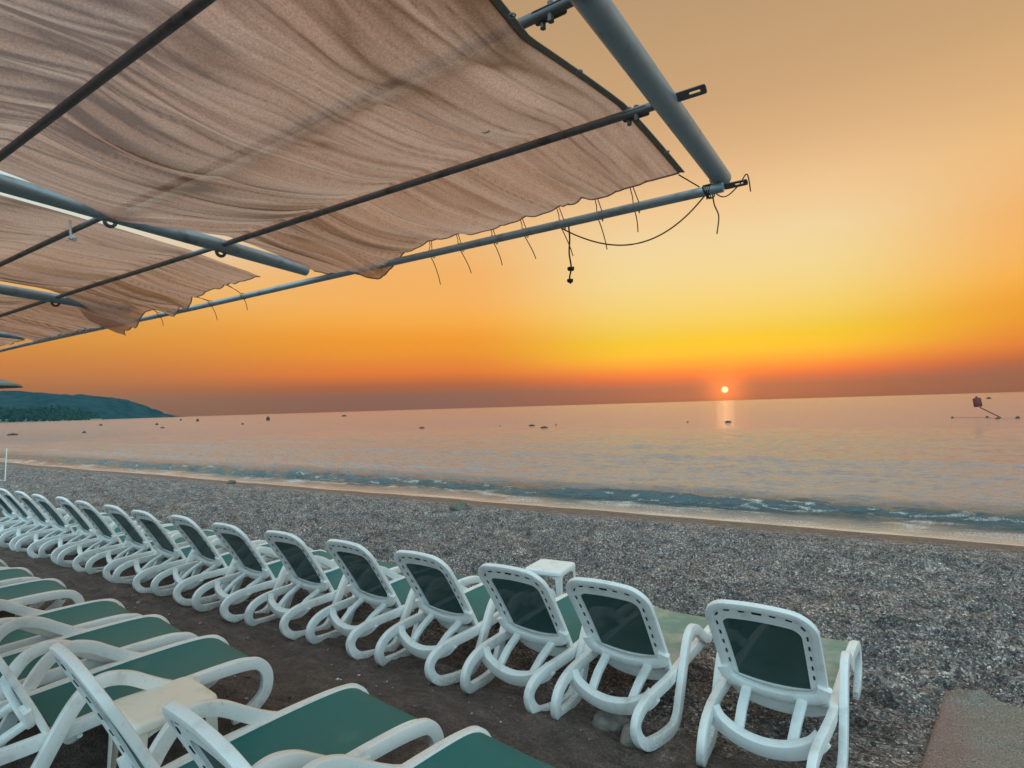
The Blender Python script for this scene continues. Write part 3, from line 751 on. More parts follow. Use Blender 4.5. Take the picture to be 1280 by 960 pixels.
hem1 = [(-0.608, 1.934), (-0.618, 1.934), (-0.793, 1.945), (-0.905, 1.952), (-1.107, 1.958), (-1.264, 1.966), (-1.603, 1.972), (-1.768, 1.985), (-1.912, 2.0), (-2.05, 2.02), (-2.129, 2.025), (-2.20, 2.012), (-2.30, 2.0), (-2.40, 1.99), (-2.56, 1.975)]
hem2 = [(-2.91, 1.90), (-2.931, 1.875), (-3.246, 1.90), (-3.619, 1.905), (-3.74, 1.95), (-3.834, 1.95), (-3.95, 1.99), (-4.074, 1.99), (-4.136, 1.95), (-4.3, 1.95), (-4.418, 1.955), (-4.56, 1.97), (-4.78, 2.0), (-4.95, 2.08)]
hem3 = [(-4.60, 1.96), (-4.80, 1.96), (-5.0, 1.985), (-5.5, 1.97), (-6.0, 1.98), (-6.45, 2.0)]
hem4 = [(-6.62, 1.96), (-7.2, 1.95), (-8.0, 1.97), (-8.6, 1.96)]
def drop1(U_, S_, T_):
    e = np.exp(-((U_ + 2.13) / 0.13) ** 2) * np.clip((T_ - 0.90) / 0.10, 0, 1) ** 2
    e2 = np.exp(-((U_ + 2.38) / 0.16) ** 2) * np.clip((T_ - 0.92) / 0.08, 0, 1) ** 2
    return -0.10 * e - 0.045 * e2
def drop2(U_, S_, T_):
    z = 0
    z = -0.10 * np.clip((-4.35 - U_) / 0.3, 0, 1) * np.clip((S_ - 1.45) / 0.3, 0, 1)
    for c_, w_, a_ in ((-3.79, 0.06, 0.05), (-4.05, 0.07, 0.065), (-4.35, 0.15, 0.03), (-4.52, 0.06, 0.04)):
        z = z - a_ * np.exp(-((U_ - c_) / w_) ** 2) * np.clip((T_ - 0.92) / 0.08, 0, 1) ** 2
    return z
def drop3(U_, S_, T_):
    return -0.02 * np.clip((T_ - 0.94) / 0.06, 0, 1)
UP, DN = 0.028, -0.040
c1, V1 = cloth('shade_cloth', -2.56, lambda s: -0.655 + 0.045 * np.clip((s - 0.95) / 0.98, 0, 1), hem1, {0: -0.004, 1: UP, 2: DN, 3: UP, 4: UP, 5: DN, 6: UP, 7: UP}, 250, 330, 101,
               'large brown shade cloth at the right end of the canopy, tied to the eave', 0.45, drop1,
               ties=[(-0.788, 0.10, 0.005, False), (-0.932, 0.15, 0.03, False), (-1.092, 0.15, 0.05, False), (-1.264, 0.13, 0.055, False), (-1.416, 0.13, 0.04, False), (-1.597, 0.14, 0.06, False), (-1.765, 0.17, 0.05, False)])
c2, V2 = cloth('shade_cloth', -4.49, lambda s: -2.865 - 0.05 * np.clip((s - 1.05) / 0.85, 0, 1), hem2, {0: -0.02, 1: UP, 2: UP, 3: UP, 4: UP, 5: DN, 6: UP, 7: UP}, 190, 280, 202,
               'middle brown shade cloth with a strip of pale sky along its right edge', 0.25, drop2, binding=False, ul_fn=lambda s: -4.49 - 0.46 * np.clip((s - 1.5) / 0.45, 0, 1), left_lift=0.0, right_flat=True,
               ties=[(-3.25, 0.10, 0.03, False), (-3.60, 0.13, 0.06, False), (-4.25, 0.09, 0.03, False)])
c3, V3 = cloth('shade_cloth', -6.47, lambda s: -4.60 - 0.0 * s, hem3, {0: -0.03, 1: UP, 2: UP, 3: UP, 4: DN, 5: UP, 6: UP, 7: UP}, 150, 230, 303,
               'brown shade cloth at far left, laced to the eave with white cord', 0.2, drop3, binding=False, lace=True)
c4, V4 = cloth('shade_cloth', -8.62, lambda s: -6.62 - 0.0 * s, hem4, {0: -0.03, 1: UP, 2: UP, 3: UP, 4: DN, 5: UP, 6: UP, 7: UP}, 110, 160, 404,
               'farthest brown shade cloth of the canopy, beyond the laced one', 0.2, None, binding=False)

# --- loose cords on the frame
def hang(name, pts, r, mat, label, cat, knots=()):
    p = catmull(pts, 8); o0 = Vector(pts[0]); mb = MB()
    mb.tube([q - o0 for q in p], r, 6)
    for kc, kr in knots:
        for t_ in range(3):
            rot = Matrix.Rotation(t_ * 1.1, 3, 'Z') @ Matrix.Rotation(0.6 * t_, 3, 'X')
            mb.tube([Vector(kc) - o0 + rot @ Vector((math.cos(x) * kr, math.sin(x) * kr * 0.5, 0.4 * kr * math.sin(2 * x))) for x in np.linspace(0, 2 * math.pi, 12, endpoint=False)], r * 1.1, 5, closed=True, lateral=(0.3, 0.5, 0.8))
    o = mb.build(name, mat); o.location = o0; tag(o, label, cat); return o
a = cp(-0.545, 2.0, -0.06); b_ = cp(-1.10, 1.99, -0.065)
pts = [a.lerp(b_, t_) + Vector((0, 0.025 * math.sin(math.pi * t_), -0.155 * 4 * t_ * (1 - t_) * (1 - 0.25 * t_))) for t_ in np.linspace(0, 1, 11)]
hang('slack_cord', pts, 0.0032, M['rope'], 'thin slack cord drooping below the eave pipe near its right end', 'cord')
a = cp(-1.08, 2.0, -0.06)
hang('knotted_rope', [a + Vector((0, 0.026, 0.03)), a + Vector((0.003, 0.03, -0.05)), a + Vector((-0.002, 0.03, -0.12)), a + Vector((0.006, 0.03, -0.19)), a + Vector((-0.004, 0.03, -0.235)), a + Vector((0.0, 0.03, -0.265))], 0.0042, M['rope_dark'],
     'short dark rope with two knots hanging from the eave pipe', 'rope', [(a + Vector((0.004, 0.03, -0.195)), 0.014), (a + Vector((-0.002, 0.03, -0.25)), 0.012)])
a = cp(-0.545, 2.0, -0.05)
hang('loose_cord', [a + Vector((0.02, 0.025, 0.0)), a + Vector((0.025, 0.03, -0.05)), a + Vector((0.04, 0.03, -0.10)), a + Vector((0.03, 0.03, -0.17))], 0.0028, M['rope'],
     'loose cord end dangling straight below the open corner of the frame', 'cord')
# tie wire wound round the corner
mb = MB(); c = cp(-0.50, 2.0, -0.03); pts = []
for k in range(60):
    x = k / 59 * 2 * math.pi * 5; pts.append(Vector((-0.055 + 0.0004 * k + 0.006 * math.sin(k), math.cos(x) * 0.028, math.sin(x) * 0.028 - 0.026)))
mb.tube(pts, 0.0026, 5)
for k in range(5):
    a_ = k * 1.3; mb.tube([Vector((-0.055 + 0.01 * k, 0.02, -0.01)), Vector((-0.055 + 0.012 * k + 0.03 * math.cos(a_), 0.03 + 0.02 * math.sin(a_), 0.015 + 0.03 * math.sin(a_ * 1.7)))], 0.0022, 5)
mb.tube(catmull([Vector((-0.05, 0.0, 0.0)), Vector((0.0, 0.06, -0.04)), Vector((0.06, 0.055, -0.01)), Vector((0.10, 0.03, 0.02)), Vector((0.11, 0.035, -0.05))], 6), 0.0026, 5)
mb.tube([cp(-0.612, 1.934, 0.0) - c, cp(-0.56, 1.985, -0.035) - c], 0.0028, 5)
o = mb.build('tie_wire', M['rope_dark']); o.location = c; tag(o, 'rusty tie wire wound round the open front corner of the canopy frame', 'wire')
# scrap on the cloth and white string
i_ = int(0.72 * 250); 
def v1_at(u, s):
    best = np.argmin(((V1[..., 0] + c1.location.x) / CS - u) ** 2 + ((V1[..., 1] + c1.location.y) / CS - s) ** 2)
    return Vector(V1.reshape(-1, 3)[best]) + Vector(c1.location)
p = v1_at(-0.945, 1.305)
mb = MB(); pts = [Vector((-0.018 + 0.036 * t_, 0.010 * math.sin(t_ * 2.6), -0.006 - 0.012 * t_ * (1 - t_))) for t_ in np.linspace(0, 1, 9)]
mb.sweep(pts, rrect(0.010, 0.002, 0.0008, 1), (0, 1, 0), scales=[0.2, 0.6, 0.9, 1, 1, 1, 0.9, 0.6, 0.2]); o = mb.build('paper_scrap', M['white_cord']); o.location = p + Vector((0, 0, -0.004))
tag(o, 'small white curled scrap caught under the large right hand cloth', 'scrap')
a = cp(-2.93, 1.02, -0.02)
hang('white_string', [a + Vector((0, 0.0, 0.06)), a + Vector((0.004, 0.0, 0.0)), a + Vector((0.0, 0.006, -0.03)), a + Vector((0.022, 0.01, -0.05))], 0.006, M['white_cord'], 'short white string knotted on a purlin below the middle cloth', 'string', [(a + Vector((0.01, 0.008, -0.035)), 0.014)])

# ------------------------------------------------------------------ mat, stones
m, nt, b = mat_new('brown_mat'); geo = N(nt, 'ShaderNodeTexCoord')
n1 = N(nt, 'ShaderNodeTexNoise', Scale=9.0, Detail=6.0, Roughness=0.7); nt.links.new(geo.outputs['Object'], n1.inputs['Vector'])
n2 = N(nt, 'ShaderNodeTexNoise', Scale=95.0, Detail=3.0, Roughness=0.7); nt.links.new(geo.outputs['Object'], n2.inputs['Vector'])
sx = N(nt, 'ShaderNodeSeparateXYZ'); nt.links.new(geo.outputs['Object'], sx.inputs[0])
edge = smooth(nt, math_(nt, 'ADD', sx.outputs[0], math_(nt, 'MULTIPLY', math_(nt, 'SUBTRACT', n1.outputs[0], 0.5), 0.3)), 0.02, 0.22)
redc = ramp(nt, [(0.3, (0.09, 0.06, 0.05)), (0.55, (0.27, 0.175, 0.15)), (0.8, (0.5, 0.38, 0.33))], n2.outputs[0])
grc = ramp(nt, [(0.28, (0.06, 0.052, 0.045)), (0.5, (0.21, 0.175, 0.145)), (0.68, (0.36, 0.31, 0.26)), (0.8, (0.6, 0.54, 0.48))], n2.outputs[0])
cm = mixc(nt, edge, redc.outputs[0], grc.outputs[0])
cm = mixc(nt, smooth(nt, n1.outputs[0], 0.55, 0.75), cm, redc.outputs[0])
nt.links.new(cm, b.inputs['Base Color']); b.inputs['Roughness'].default_value = 0.9
bp = N(nt, 'ShaderNodeBump', Strength=0.8, Distance=0.01); nt.links.new(n2.outputs[0], bp.inputs['Height']); nt.links.new(bp.outputs[0], b.inputs['Normal'])
M['mat'] = m
nx, ny = 90, 130
A, T = np.meshgrid(np.linspace(0, 1, nx), np.linspace(0, 1, ny))
Mx = 1.8 * A; My = -2.8 * T
ox, oy = 0.075, 5.78
ux = Mx * 1.0 + My * 0.128 + ox; uy = My + oy - 0.03 * Mx
Hm = beach_h(ux, uy)
edgem = np.minimum.reduce([A * 1.8, (1 - A) * 1.8, T * 2.8, (1 - T) * 2.8])
Zm = prof_s(uy) + 0.030 + 0.35 * (Hm - prof_s(uy)) + 0.006 * fbm(ux * 6, uy * 6, 300, 3)
Zm = np.maximum(Zm, Hm + 0.010) ; Zm = np.where(edgem < 0.022, Hm - 0.03, Zm)
# ragged short side
o = np_mesh('beach_mat', np.stack([ux - ox, uy - oy, Zm - float(prof_s(oy))], -1), nx, ny, M['mat'])
o.location = (ox, oy, float(prof_s(oy))); tag(o, 'reddish brown beach mat half covered with gravel, right of the seaward row', 'mat')

def stone_mat(name, base):
    m, nt, b = mat_new(name); tc = N(nt, 'ShaderNodeTexCoord')
    n1 = N(nt, 'ShaderNodeTexNoise', Scale=14.0, Detail=7.0, Roughness=0.65); nt.links.new(tc.outputs['Object'], n1.inputs['Vector'])
    r_ = ramp(nt, [(0.3, tuple(x * 0.5 for x in base)), (0.7, tuple(x * 1.3 for x in base))], n1.outputs[0]); nt.links.new(r_.outputs[0], b.inputs['Base Color'])
    b.inputs['Roughness'].default_value = 0.85
    bp = N(nt, 'ShaderNodeBump', Strength=0.5, Distance=0.01); nt.links.new(n1.outputs[0], bp.inputs['Height']); nt.links.new(bp.outputs[0], b.inputs['Normal'])
    return m
M['stone'] = stone_mat('grey_stone', (0.20, 0.18, 0.16)); M['stone2'] = stone_mat('pale_stone', (0.27, 0.25, 0.22)); M['stone3'] = stone_mat('mossy_stone', (0.13, 0.13, 0.10))
def stone(name, loc, size, rz, seed, mat, label, cat='stone'):
    n, k = 20, 14; rs = np.random.RandomState(seed)
    planes = rs.normal(size=(9, 3)); planes /= np.linalg.norm(planes, axis=1)[:, None]; dist = rs.uniform(0.62, 0.95, 9)
    vs = []
    for j in range(k + 1):
        for i in range(n):
            th = math.pi * j / k; ph = 2 * math.pi * i / n
            d_ = np.array([math.sin(th) * math.cos(ph), math.sin(th) * math.sin(ph), math.cos(th)])
            dots = planes @ d_; r_ = 1.0
            for q in range(9):
                if dots[q] > 1e-3: r_ = min(r_, dist[q] / dots[q])
            r_ *= 1 + 0.06 * float(fbm(np.array([ph * 1.3 + 3]), np.array([th * 2]), seed, 3)[0])
            vs.append((d_[0] * r_ * size[0], d_[1] * r_ * size[1], d_[2] * r_ * size[2]))
    fs = [(j * n + i, j * n + (i + 1) % n, (j + 1) * n + (i + 1) % n, (j + 1) * n + i) for j in range(k) for i in range(n)]
    mb = MB().add(vs, fs); o = mb.build(name, mat, angle=60); o.location = loc; o.rotation_euler = (0, 0, rz); tag(o, label, cat); return o
stone('stone', (-1.86, 3.86, -0.135), (0.15, 0.12, 0.085), 0.6, 4, M['stone'], 'rough grey brown stone between the rear legs of the second lounger from the right')
stone('stone', (-1.66, 3.74, -0.125), (0.12, 0.085, 0.09), 1.9, 9, M['stone2'], 'smaller pale wedge shaped stone beside the loop leg of the second lounger from the right')
stone('boulder', (-9.8, 11.96, -0.50), (0.30, 0.24, 0.20), 0.3, 12, M['stone3'], 'rounded dark boulder on the wet sand near the waterline', 'boulder')
stone('boulder', (-22.6, 13.3, -0.62), (0.22, 0.18, 0.14), 0.9, 15, M['stone3'], 'small dark boulder at the far left stretch of the waterline', 'boulder')

# loose light pebbles: stuff
rs = np.random.RandomState(5); vs = []; fs = []
ico = [(0, 0, 1), (0.894, 0, 0.447), (0.276, 0.851, 0.447), (-0.724, 0.526, 0.447), (-0.724, -0.526, 0.447), (0.276, -0.851, 0.447), (0.724, 0.526, -0.447), (-0.276, 0.851, -0.447), (-0.894, 0, -0.447), (-0.276, -0.851, -0.447), (0.724, -0.526, -0.447), (0, 0, -1)]
icof = [(0, 1, 2), (0, 2, 3), (0, 3, 4), (0, 4, 5), (0, 5, 1), (1, 6, 2), (2, 7, 3), (3, 8, 4), (4, 9, 5), (5, 10, 1), (6, 7, 2), (7, 8, 3), (8, 9, 4), (9, 10, 5), (10, 6, 1), (11, 7, 6), (11, 8, 7), (11, 9, 8), (11, 10, 9), (11, 6, 10)]
NP = 16000
pu = rs.uniform(-9, 3.2, NP * 2); psv = 4.2 + rs.power(0.75, NP * 2) * 8.6
sel = rs.uniform(0, 1, NP * 2) < np.clip(0.35 + 1.6 * fbm(pu * 1.2, psv * 1.2, 500, 3), 0.1, 1); pu = pu[sel][:NP]; psv = psv[sel][:NP]
extra = 900; pu = np.concatenate([pu, rs.uniform(-8, 2, extra)]); psv = np.concatenate([psv, rs.uniform(0.6, 4.2, extra)])
mt = []
ph = beach_h(pu, psv) + 0.004
icoA = np.array(ico)
for i in range(len(pu)):
    sz = rs.uniform(0.005, 0.012) * (1.5 if rs.uniform() < 0.1 else 1); sc = np.array([sz * rs.uniform(0.8, 1.5), sz * rs.uniform(0.7, 1.2), sz * rs.uniform(0.45, 0.8)])
    a_ = rs.uniform(0, 6.28); c_, s_ = math.cos(a_), math.sin(a_)
    p_ = icoA * sc; p_ = np.stack([p_[:, 0] * c_ - p_[:, 1] * s_, p_[:, 0] * s_ + p_[:, 1] * c_, p_[:, 2]], 1) + np.array([pu[i], psv[i], ph[i] + sz * 0.25])
    vs.append(p_)
n_ = len(pu)
Vp = np.concatenate(vs).astype(np.float32); Fp = (np.array(icof)[None] + (np.arange(n_) * 12)[:, None, None]).reshape(-1, 3)
me = bpy.data.meshes.new('pebbles'); me.vertices.add(len(Vp)); me.vertices.foreach_set('co', Vp.reshape(-1))
me.loops.add(len(Fp) * 3); me.loops.foreach_set('vertex_index', Fp.reshape(-1).astype(np.int32)); me.polygons.add(len(Fp))
me.polygons.foreach_set('loop_start', np.arange(0, len(Fp) * 3, 3, dtype=np.int32)); me.polygons.foreach_set('loop_total', np.full(len(Fp), 3, dtype=np.int32)); me.update(calc_edges=True)
me.polygons.foreach_set('use_smooth', [True] * len(Fp))
m, nt, b = mat_new('pebble_stone'); gi = N(nt, 'ShaderNodeNewGeometry')
r_ = ramp(nt, [(0, (0.03, 0.032, 0.038)), (0.45, (0.10, 0.10, 0.105)), (0.75, (0.2, 0.195, 0.19)), (0.93, (0.38, 0.37, 0.355)), (1, (0.6, 0.58, 0.55))], gi.outputs['Random Per Island']); nt.links.new(r_.outputs[0], b.inputs['Base Color'])
b.inputs['Roughness'].default_value = 0.55; me.materials.append(m)
o = bpy.data.objects.new('pebbles', me); col.objects.link(o); tag(o, 'loose grey and white pebbles scattered over the beach', 'pebbles', kind='stuff')

# ------------------------------------------------------------------ buoys and floats
M['buoy_red'], _nt, _b = mat_new('buoy_red'); _b.inputs['Base Color'].default_value = (0.12, 0.018, 0.009, 1); _b.inputs['Roughness'].default_value = 0.6
M['buoy_dark'], _nt, _b = mat_new('buoy_dark'); _b.inputs['Base Color'].default_value = (0.05, 0.025, 0.02, 1); _b.inputs['Roughness'].default_value = 0.6
def lathe(prof_, seg=14, tilt=None):
    vs = []; fs = []
    for r_, z in prof_:
        for i in range(seg):
            a_ = 2 * math.pi * i / seg; p_ = Vector((r_ * math.cos(a_), r_ * math.sin(a_), z)); vs.append(tilt @ p_ if tilt else p_)
    for j in range(len(prof_) - 1):
        for i in range(seg): fs.append((j * seg + i, j * seg + (i + 1) % seg, (j + 1) * seg + (i + 1) % seg, (j + 1) * seg + i))
    return MB().add(vs, fs)
# leaning spar buoy with a can near its top
root = empty('spar_buoy', (7.9, 83.4, SEA_Z - 0.05)); tag(root, 'rusty red can on a leaning pole floating on the sea at right', 'buoy')
dirp = Vector((-1.62, -1.1, 1.05)); 
ax = dirp.normalized()
mb = MB(); mb.tube([Vector((0, 0, 0)), dirp * 1.18], 0.055, 8); mb.build('pole', M['buoy_dark'], root)
tl = Vector((-0.10, 0.1, 1)).normalized().to_track_quat('Z', 'Y').to_matrix()
mb = lathe([(0.0, -0.5), (0.34, -0.48), (0.38, -0.42), (0.38, 0.38), (0.33, 0.46), (0.12, 0.50), (0.10, 0.66), (0.0, 0.68)], 16, tl)
mb.v = [tuple(Vector(p_) + dirp * 1.30 + Vector((0, 0, 0.42))) for p_ in mb.v]; mb.build('can', M['buoy_red'], root)
def float_(u, s, r_, label, elong=1.0, mat='buoy_dark', name='float', group=None, h=1.0):
    sq = [(0.0, -0.6), (0.6, -0.5), (0.95, -0.2), (1.0, 0.1), (0.85, 0.5), (0.5, 0.78), (0.18, 0.9), (0.14, 1.15), (0.0, 1.18)]
    mb = lathe([(a_ * r_, z * r_ * h) for a_, z in sq], 12)
    mb.v = [(x * elong, y, z) for x, y, z in mb.v]
    o = mb.build(name, M[mat]); o.location = (u, s, SEA_Z + 0.25 * r_ * h); o.rotation_euler = (0, 0, R(34)); tag(o, label, 'buoy', group); return o
G = 'small floats on the sea'
float_(-406.4, 204.2, 0.62, 'dark round buoy far out, left one of two near the headland tip', h=1.5, name='buoy')
float_(-303.2, 160.7, 0.72, 'dark round buoy near the headland tip, right one of a pair', h=1.5, name='buoy')
float_(-221.4, 146.5, 0.75, 'tall dark buoy standing alone on the sea below the middle cloth', h=1.9, name='buoy')
float_(-263.3, 221.3, 0.85, 'dark low buoy right on the horizon line, left of centre', 1.7, name='buoy', h=0.8)
float_(-59.2, 63.9, 0.22, 'dark elongated float alone on the sea left of the two paired floats', 1.9, h=0.8)
float_(-44.0, 69.7, 0.22, 'dark elongated float, left one of two close floats at mid sea', 2.0, h=0.8)
float_(-38.1, 63.2, 0.22, 'dark elongated float, right one of two close floats at mid sea', 2.2, h=0.75)
float_(-41.4, 71.9, 0.12, 'tiny float just right of the two close floats at mid sea')
float_(-50.0, 70.5, 0.12, 'tiny float just left of the two close floats at mid sea')
float_(-19.3, 76.6, 0.24, 'dark low float in the sun glitter below the sun', 1.8, h=0.7)
float_(-24.8, 77.9, 0.13, 'tiny float just left of the sun glitter')
float_(3.6, 83.9, 0.14, 'tiny float on the line left of the red can buoy')
float_(6.7, 83.9, 0.15, 'small float on the line directly below the red can')
float_(7.2, 79.5, 0.15, 'small float at the foot of the leaning buoy pole', 1.3)
float_(8.9, 80.4, 0.19, 'round dark float rightmost on the line past the leaning buoy')
float_(26.9, 325.4, 0.75, 'dark buoy far out just above the red can buoy', 1.3, h=0.8, name='buoy')
float_(-269.1, 104.0, 0.55, 'dark float nearest the foot of the headland')
float_(-140.5, 51.3, 0.28, 'small dark float off the wooded shore, nearer the beach', 1.3)
float_(-223.2, 103.8, 0.5, 'small dark float just below the headland tip, upper of two', 1.0)
float_(-155.2, 73.5, 0.34, 'small dark float just below the headland tip, lower of two', 1.7, h=0.7)
float_(-149.4, 42.2, 0.55, 'pale grey float at the far left of the sea', 2.0, h=0.6)
float_(-155.7, 95.1, 0.3, 'small float between the headland tip buoys and the tall dark buoy', 1.5)
# float line
mb = MB(); mb.tube([(3.6, 83.9, SEA_Z + 0.05), (6.7, 83.9, SEA_Z + 0.05), (7.3, 79.5, SEA_Z + 0.04), (8.9, 80.4, SEA_Z + 0.05)], 0.016, 5)
o = mb.build('float_line', M['rope_dark']); tag(o, 'dark line on the water linking the floats by the leaning buoy', 'line')

# ------------------------------------------------------------------ parasol and white frame at the left edge
m, nt, b = mat_new('parasol_cloth'); b.inputs['Base Color'].default_value = (0.17, 0.20, 0.20, 1); b.inputs['Roughness'].default_value = 0.9; M['parasol'] = m
def ray_az(px):  # azimuth of an image column, only used to set out distant land
    return px
px_, py_ = -18.84, 4.16
root = empty('beach_parasol', (px_, py_, float(prof_s(py_)))); tag(root, 'grey beach parasol whose rim just shows at the left edge above the headland', 'parasol')
vs = []; k = 16
for r_, z in ((0.03, 3.46), (0.5, 3.40), (0.95, 3.30), (1.32, 3.16), (1.34, 3.11), (1.30, 3.12), (0.9, 3.26), (0.03, 3.40)):
    for i in range(k):
        a_ = 2 * math.pi * i / k; rr = r_ * (1 + 0.03 * math.cos(8 * a_)); vs.append((rr * math.cos(a_), rr * math.sin(a_), z))
fs = [(j * k + i, j * k + (i + 1) % k, (j + 1) * k + (i + 1) % k, (j + 1) * k + i) for j in range(7) for i in range(k)]
MB().add(vs, fs).build('canopy', M['parasol'], root); MB().tube([(0, 0, -0.2), (0, 0, 3.5)], 0.03, 10).build('pole', M['white'], root)
root = empty('marker_pole', (-31.1, 8.5, float(prof_s(8.5)))); tag(root, 'thin white leaning pole with a foot bar on the pebbles at the far left edge', 'pole')
MB().tube([(0.50, -0.1, -0.05), (0.28, 0.02, 1.35)], 0.020, 8).build('upright', M['white'], root)
MB().tube([(-0.5, -0.1, 0.04), (0.49, -0.1, 0.04)], 0.020, 8).build('foot_bar', M['white'], root)

# ------------------------------------------------------------------ headland, far hills, wooded shore
YAW = R(34.05)
fwd = np.array([-math.sin(YAW), math.cos(YAW)]); rgt = np.array([math.cos(YAW), math.sin(YAW)])
def land(name, px0, px1, D, depth, ridge, mat, nlat, ndep, rough, seed, base=SEA_Z - 1.0, kind='structure'):
    """terrain spanning image-columns px0..px1 at distance D; ridge: [(px, height px above horizon)]"""
    lat = np.linspace((px0 - 640) / 740, (px1 - 640) / 740, nlat); dep = np.linspace(-1, 1, ndep)
    LA, DE = np.meshgrid(lat, dep)
    hp = np.interp(LA * 740 + 640, [p[0] for p in ridge], [p[1] for p in ridge]) / 740 * D
    dist = D + DE * depth * np.clip(hp / D * 740 / 24, 0.04, 1)
    g = np.clip(1 - DE ** 2, 0, 1) ** 0.8
    X = LA * D + 0 * DE; wob = fbm(X / rough[0], dist / rough[0], seed, 5, 0.55)
    H = base + (hp - base + 1.6) * g * (1 + 0.0 * wob) + rough[1] * wob * np.clip(g * 2, 0, 1) * np.clip(hp / 12, 0.15, 1)
    xy = fwd[None, None] * dist[..., None] + rgt[None, None] * X[..., None]
    o = np_mesh(name, np.concatenate([xy, H[..., None]], -1), nlat, ndep, mat)
    if kind: tag(o, kind=kind)
    return o
def land_mat(name, a, c, sc):
    m, nt, b = mat_new(name); geo = N(nt, 'ShaderNodeNewGeometry')
    n1 = N(nt, 'ShaderNodeTexNoise', Scale=sc, Detail=8.0, Roughness=0.65); nt.links.new(geo.outputs['Position'], n1.inputs['Vector'])
    r_ = ramp(nt, [(0.35, a), (0.65, c)], n1.outputs[0]); nt.links.new(r_.outputs[0], b.inputs['Base Color']); b.inputs['Roughness'].default_value = 1.0
    b.inputs['Specular IOR Level'].default_value = 0.0
    bp = N(nt, 'ShaderNodeBump', Strength=0.8, Distance=4.0); nt.links.new(n1.outputs[0], bp.inputs['Height']); nt.links.new(bp.outputs[0], b.inputs['Normal'])
    return m
M['hill'] = land_mat('haze_tinted_scrub', (0.018, 0.042, 0.05), (0.05, 0.08, 0.085), 0.02)  # blue of the distant haze put into the hill's base colour
M['wood'] = land_mat('wood_leaves', (0.02, 0.04, 0.025), (0.05, 0.075, 0.045), 0.12)
M['shore'] = land_mat('far_shore_sand', (0.22, 0.19, 0.16), (0.32, 0.28, 0.24), 0.05)
head = [(-260, 34), (-60, 34), (0, 35), (28, 35.5), (45, 35), (58, 31.5), (70, 30.5), (92, 30.5), (105, 28.5), (118, 25), (130, 20.5), (145, 14), (158, 9), (170, 6), (185, 3.5), (197, 3.0), (205, 1.5), (212, 0)]
land('hills', -260, 214, 2300, 480, head, M['hill'], 300, 70, (110, 16), 600)
far = [(60, 0), (95, 12), (118, 21), (132, 25), (142, 25.5), (152, 22.5), (165, 16), (180, 9), (200, 4), (225, 0)]
land('hills', 60, 230, 2950, 220, far, M['hill'], 120, 40, (160, 10), 640)
# wooded slope in front of the headland: one mass of tree crowns on a low rise
rs = np.random.RandomState(11)
wood_ridge = [(-220, 30), (0, 19), (12, 20.5), (25, 22), (38, 21), (50, 18), (62, 15), (72, 12.5), (85, 10.5), (95, 9), (108, 5), (118, 2), (126, 0)]
WD = 1650
land('shore_land', -260, 128, WD, 150, [(p, h * 0.14) for p, h in wood_ridge], M['shore'], 120, 24, (60, 4), 660)
wm = MB(); lowico = np.array(ico)
for i in range(2600):
    px = rs.uniform(-240, 122); hmax = np.interp(px, [p[0] for p in wood_ridge], [p[1] for p in wood_ridge]) / 740 * WD
    de = rs.uniform(-0.75, 0.9) * min(1, hmax / WD * 740 / 14); g = (1 - de ** 2) ** 0.8
    D_ = WD + de * 150; lat = (px - 640) / 740 * WD
    x, y = fwd * D_ + rgt * lat
    if px > 95 and rs.uniform() < (px - 95) / 27: continue
    ground = SEA_Z + 0.14 * hmax * g * 0.9 + 0.5
    top = SEA_Z + max(2.2, (hmax * (0.25 + 0.8 * rs.uniform() ** 0.6)) * (0.6 + 0.4 * (de + 0.75) / 1.6)); r_ = rs.uniform(2.5, 5.5) * min(1, max(0.35, hmax / 14))
    cz = max(top - r_, ground + r_ * 0.3)
    p_ = lowico * r_ * np.array([1, 1, rs.uniform(0.7, 1.2)]) * rs.uniform(0.7, 1.25, (12, 1)) + np.array([x, y, cz])
    wm.add(p_, icof)
o = wm.build('woodland', M['wood'], smooth=False); tag(o, 'dark green woodland along the far left shore below the headland', 'woodland', kind='stuff')

# ------------------------------------------------------------------ haze
HAZE = True
if HAZE:
    mb = MB(); mb.box((-800, 900, 58.5), (6400, 6400, 125)); o = mb.build('haze', None or M['white'], smooth=False)
    o.data.materials.clear(); m = bpy.data.materials.new('haze_air'); m.use_nodes = True; nt = m.node_tree; nt.nodes.clear()
    out = nt.nodes.new('ShaderNodeOutputMaterial'); pv = nt.nodes.new('ShaderNodeVolumePrincipled')
    pv.inputs['Color'].default_value = (0.06, 0.34, 0.48, 1); pv.inputs['Density'].default_value = 0.00010
    nt.links.new(pv.outputs[0], out.inputs['Volume']); o.data.materials.append(m); tag(o, kind='stuff')
    o['label'] = 'thin bluish air over the sea and headland'; o['category'] = 'haze'

# ------------------------------------------------------------------ world, sun
SUN_EL, SUN_AZ = 0.95, -14.30        # azimuth from +Y towards +X
sd = np.array([math.sin(R(SUN_AZ)) * math.cos(R(SUN_EL)), math.cos(R(SUN_AZ)) * math.cos(R(SUN_EL)), math.sin(R(SUN_EL))])
w = bpy.data.worlds.new('World'); scene.world = w; w.use_nodes = True; nt = w.node_tree
bg = nt.nodes['Background']
tc = N(nt, 'ShaderNodeTexCoord'); nrm = N(nt, 'ShaderNodeVectorMath', operation='NORMALIZE'); nt.links.new(tc.outputs['Generated'], nrm.inputs[0])
sp = N(nt, 'ShaderNodeSeparateXYZ'); nt.links.new(nrm.outputs[0], sp.inputs[0])
el = math_(nt, 'MULTIPLY', math_(nt, 'ARCSINE', sp.outputs[2]), 180 / math.pi / 90)     # 0..1 over 0..90 deg
el = math_(nt, 'POWER', math_(nt, 'MAXIMUM', el, 0.0), 0.5)                            # sqrt spreads the horizon
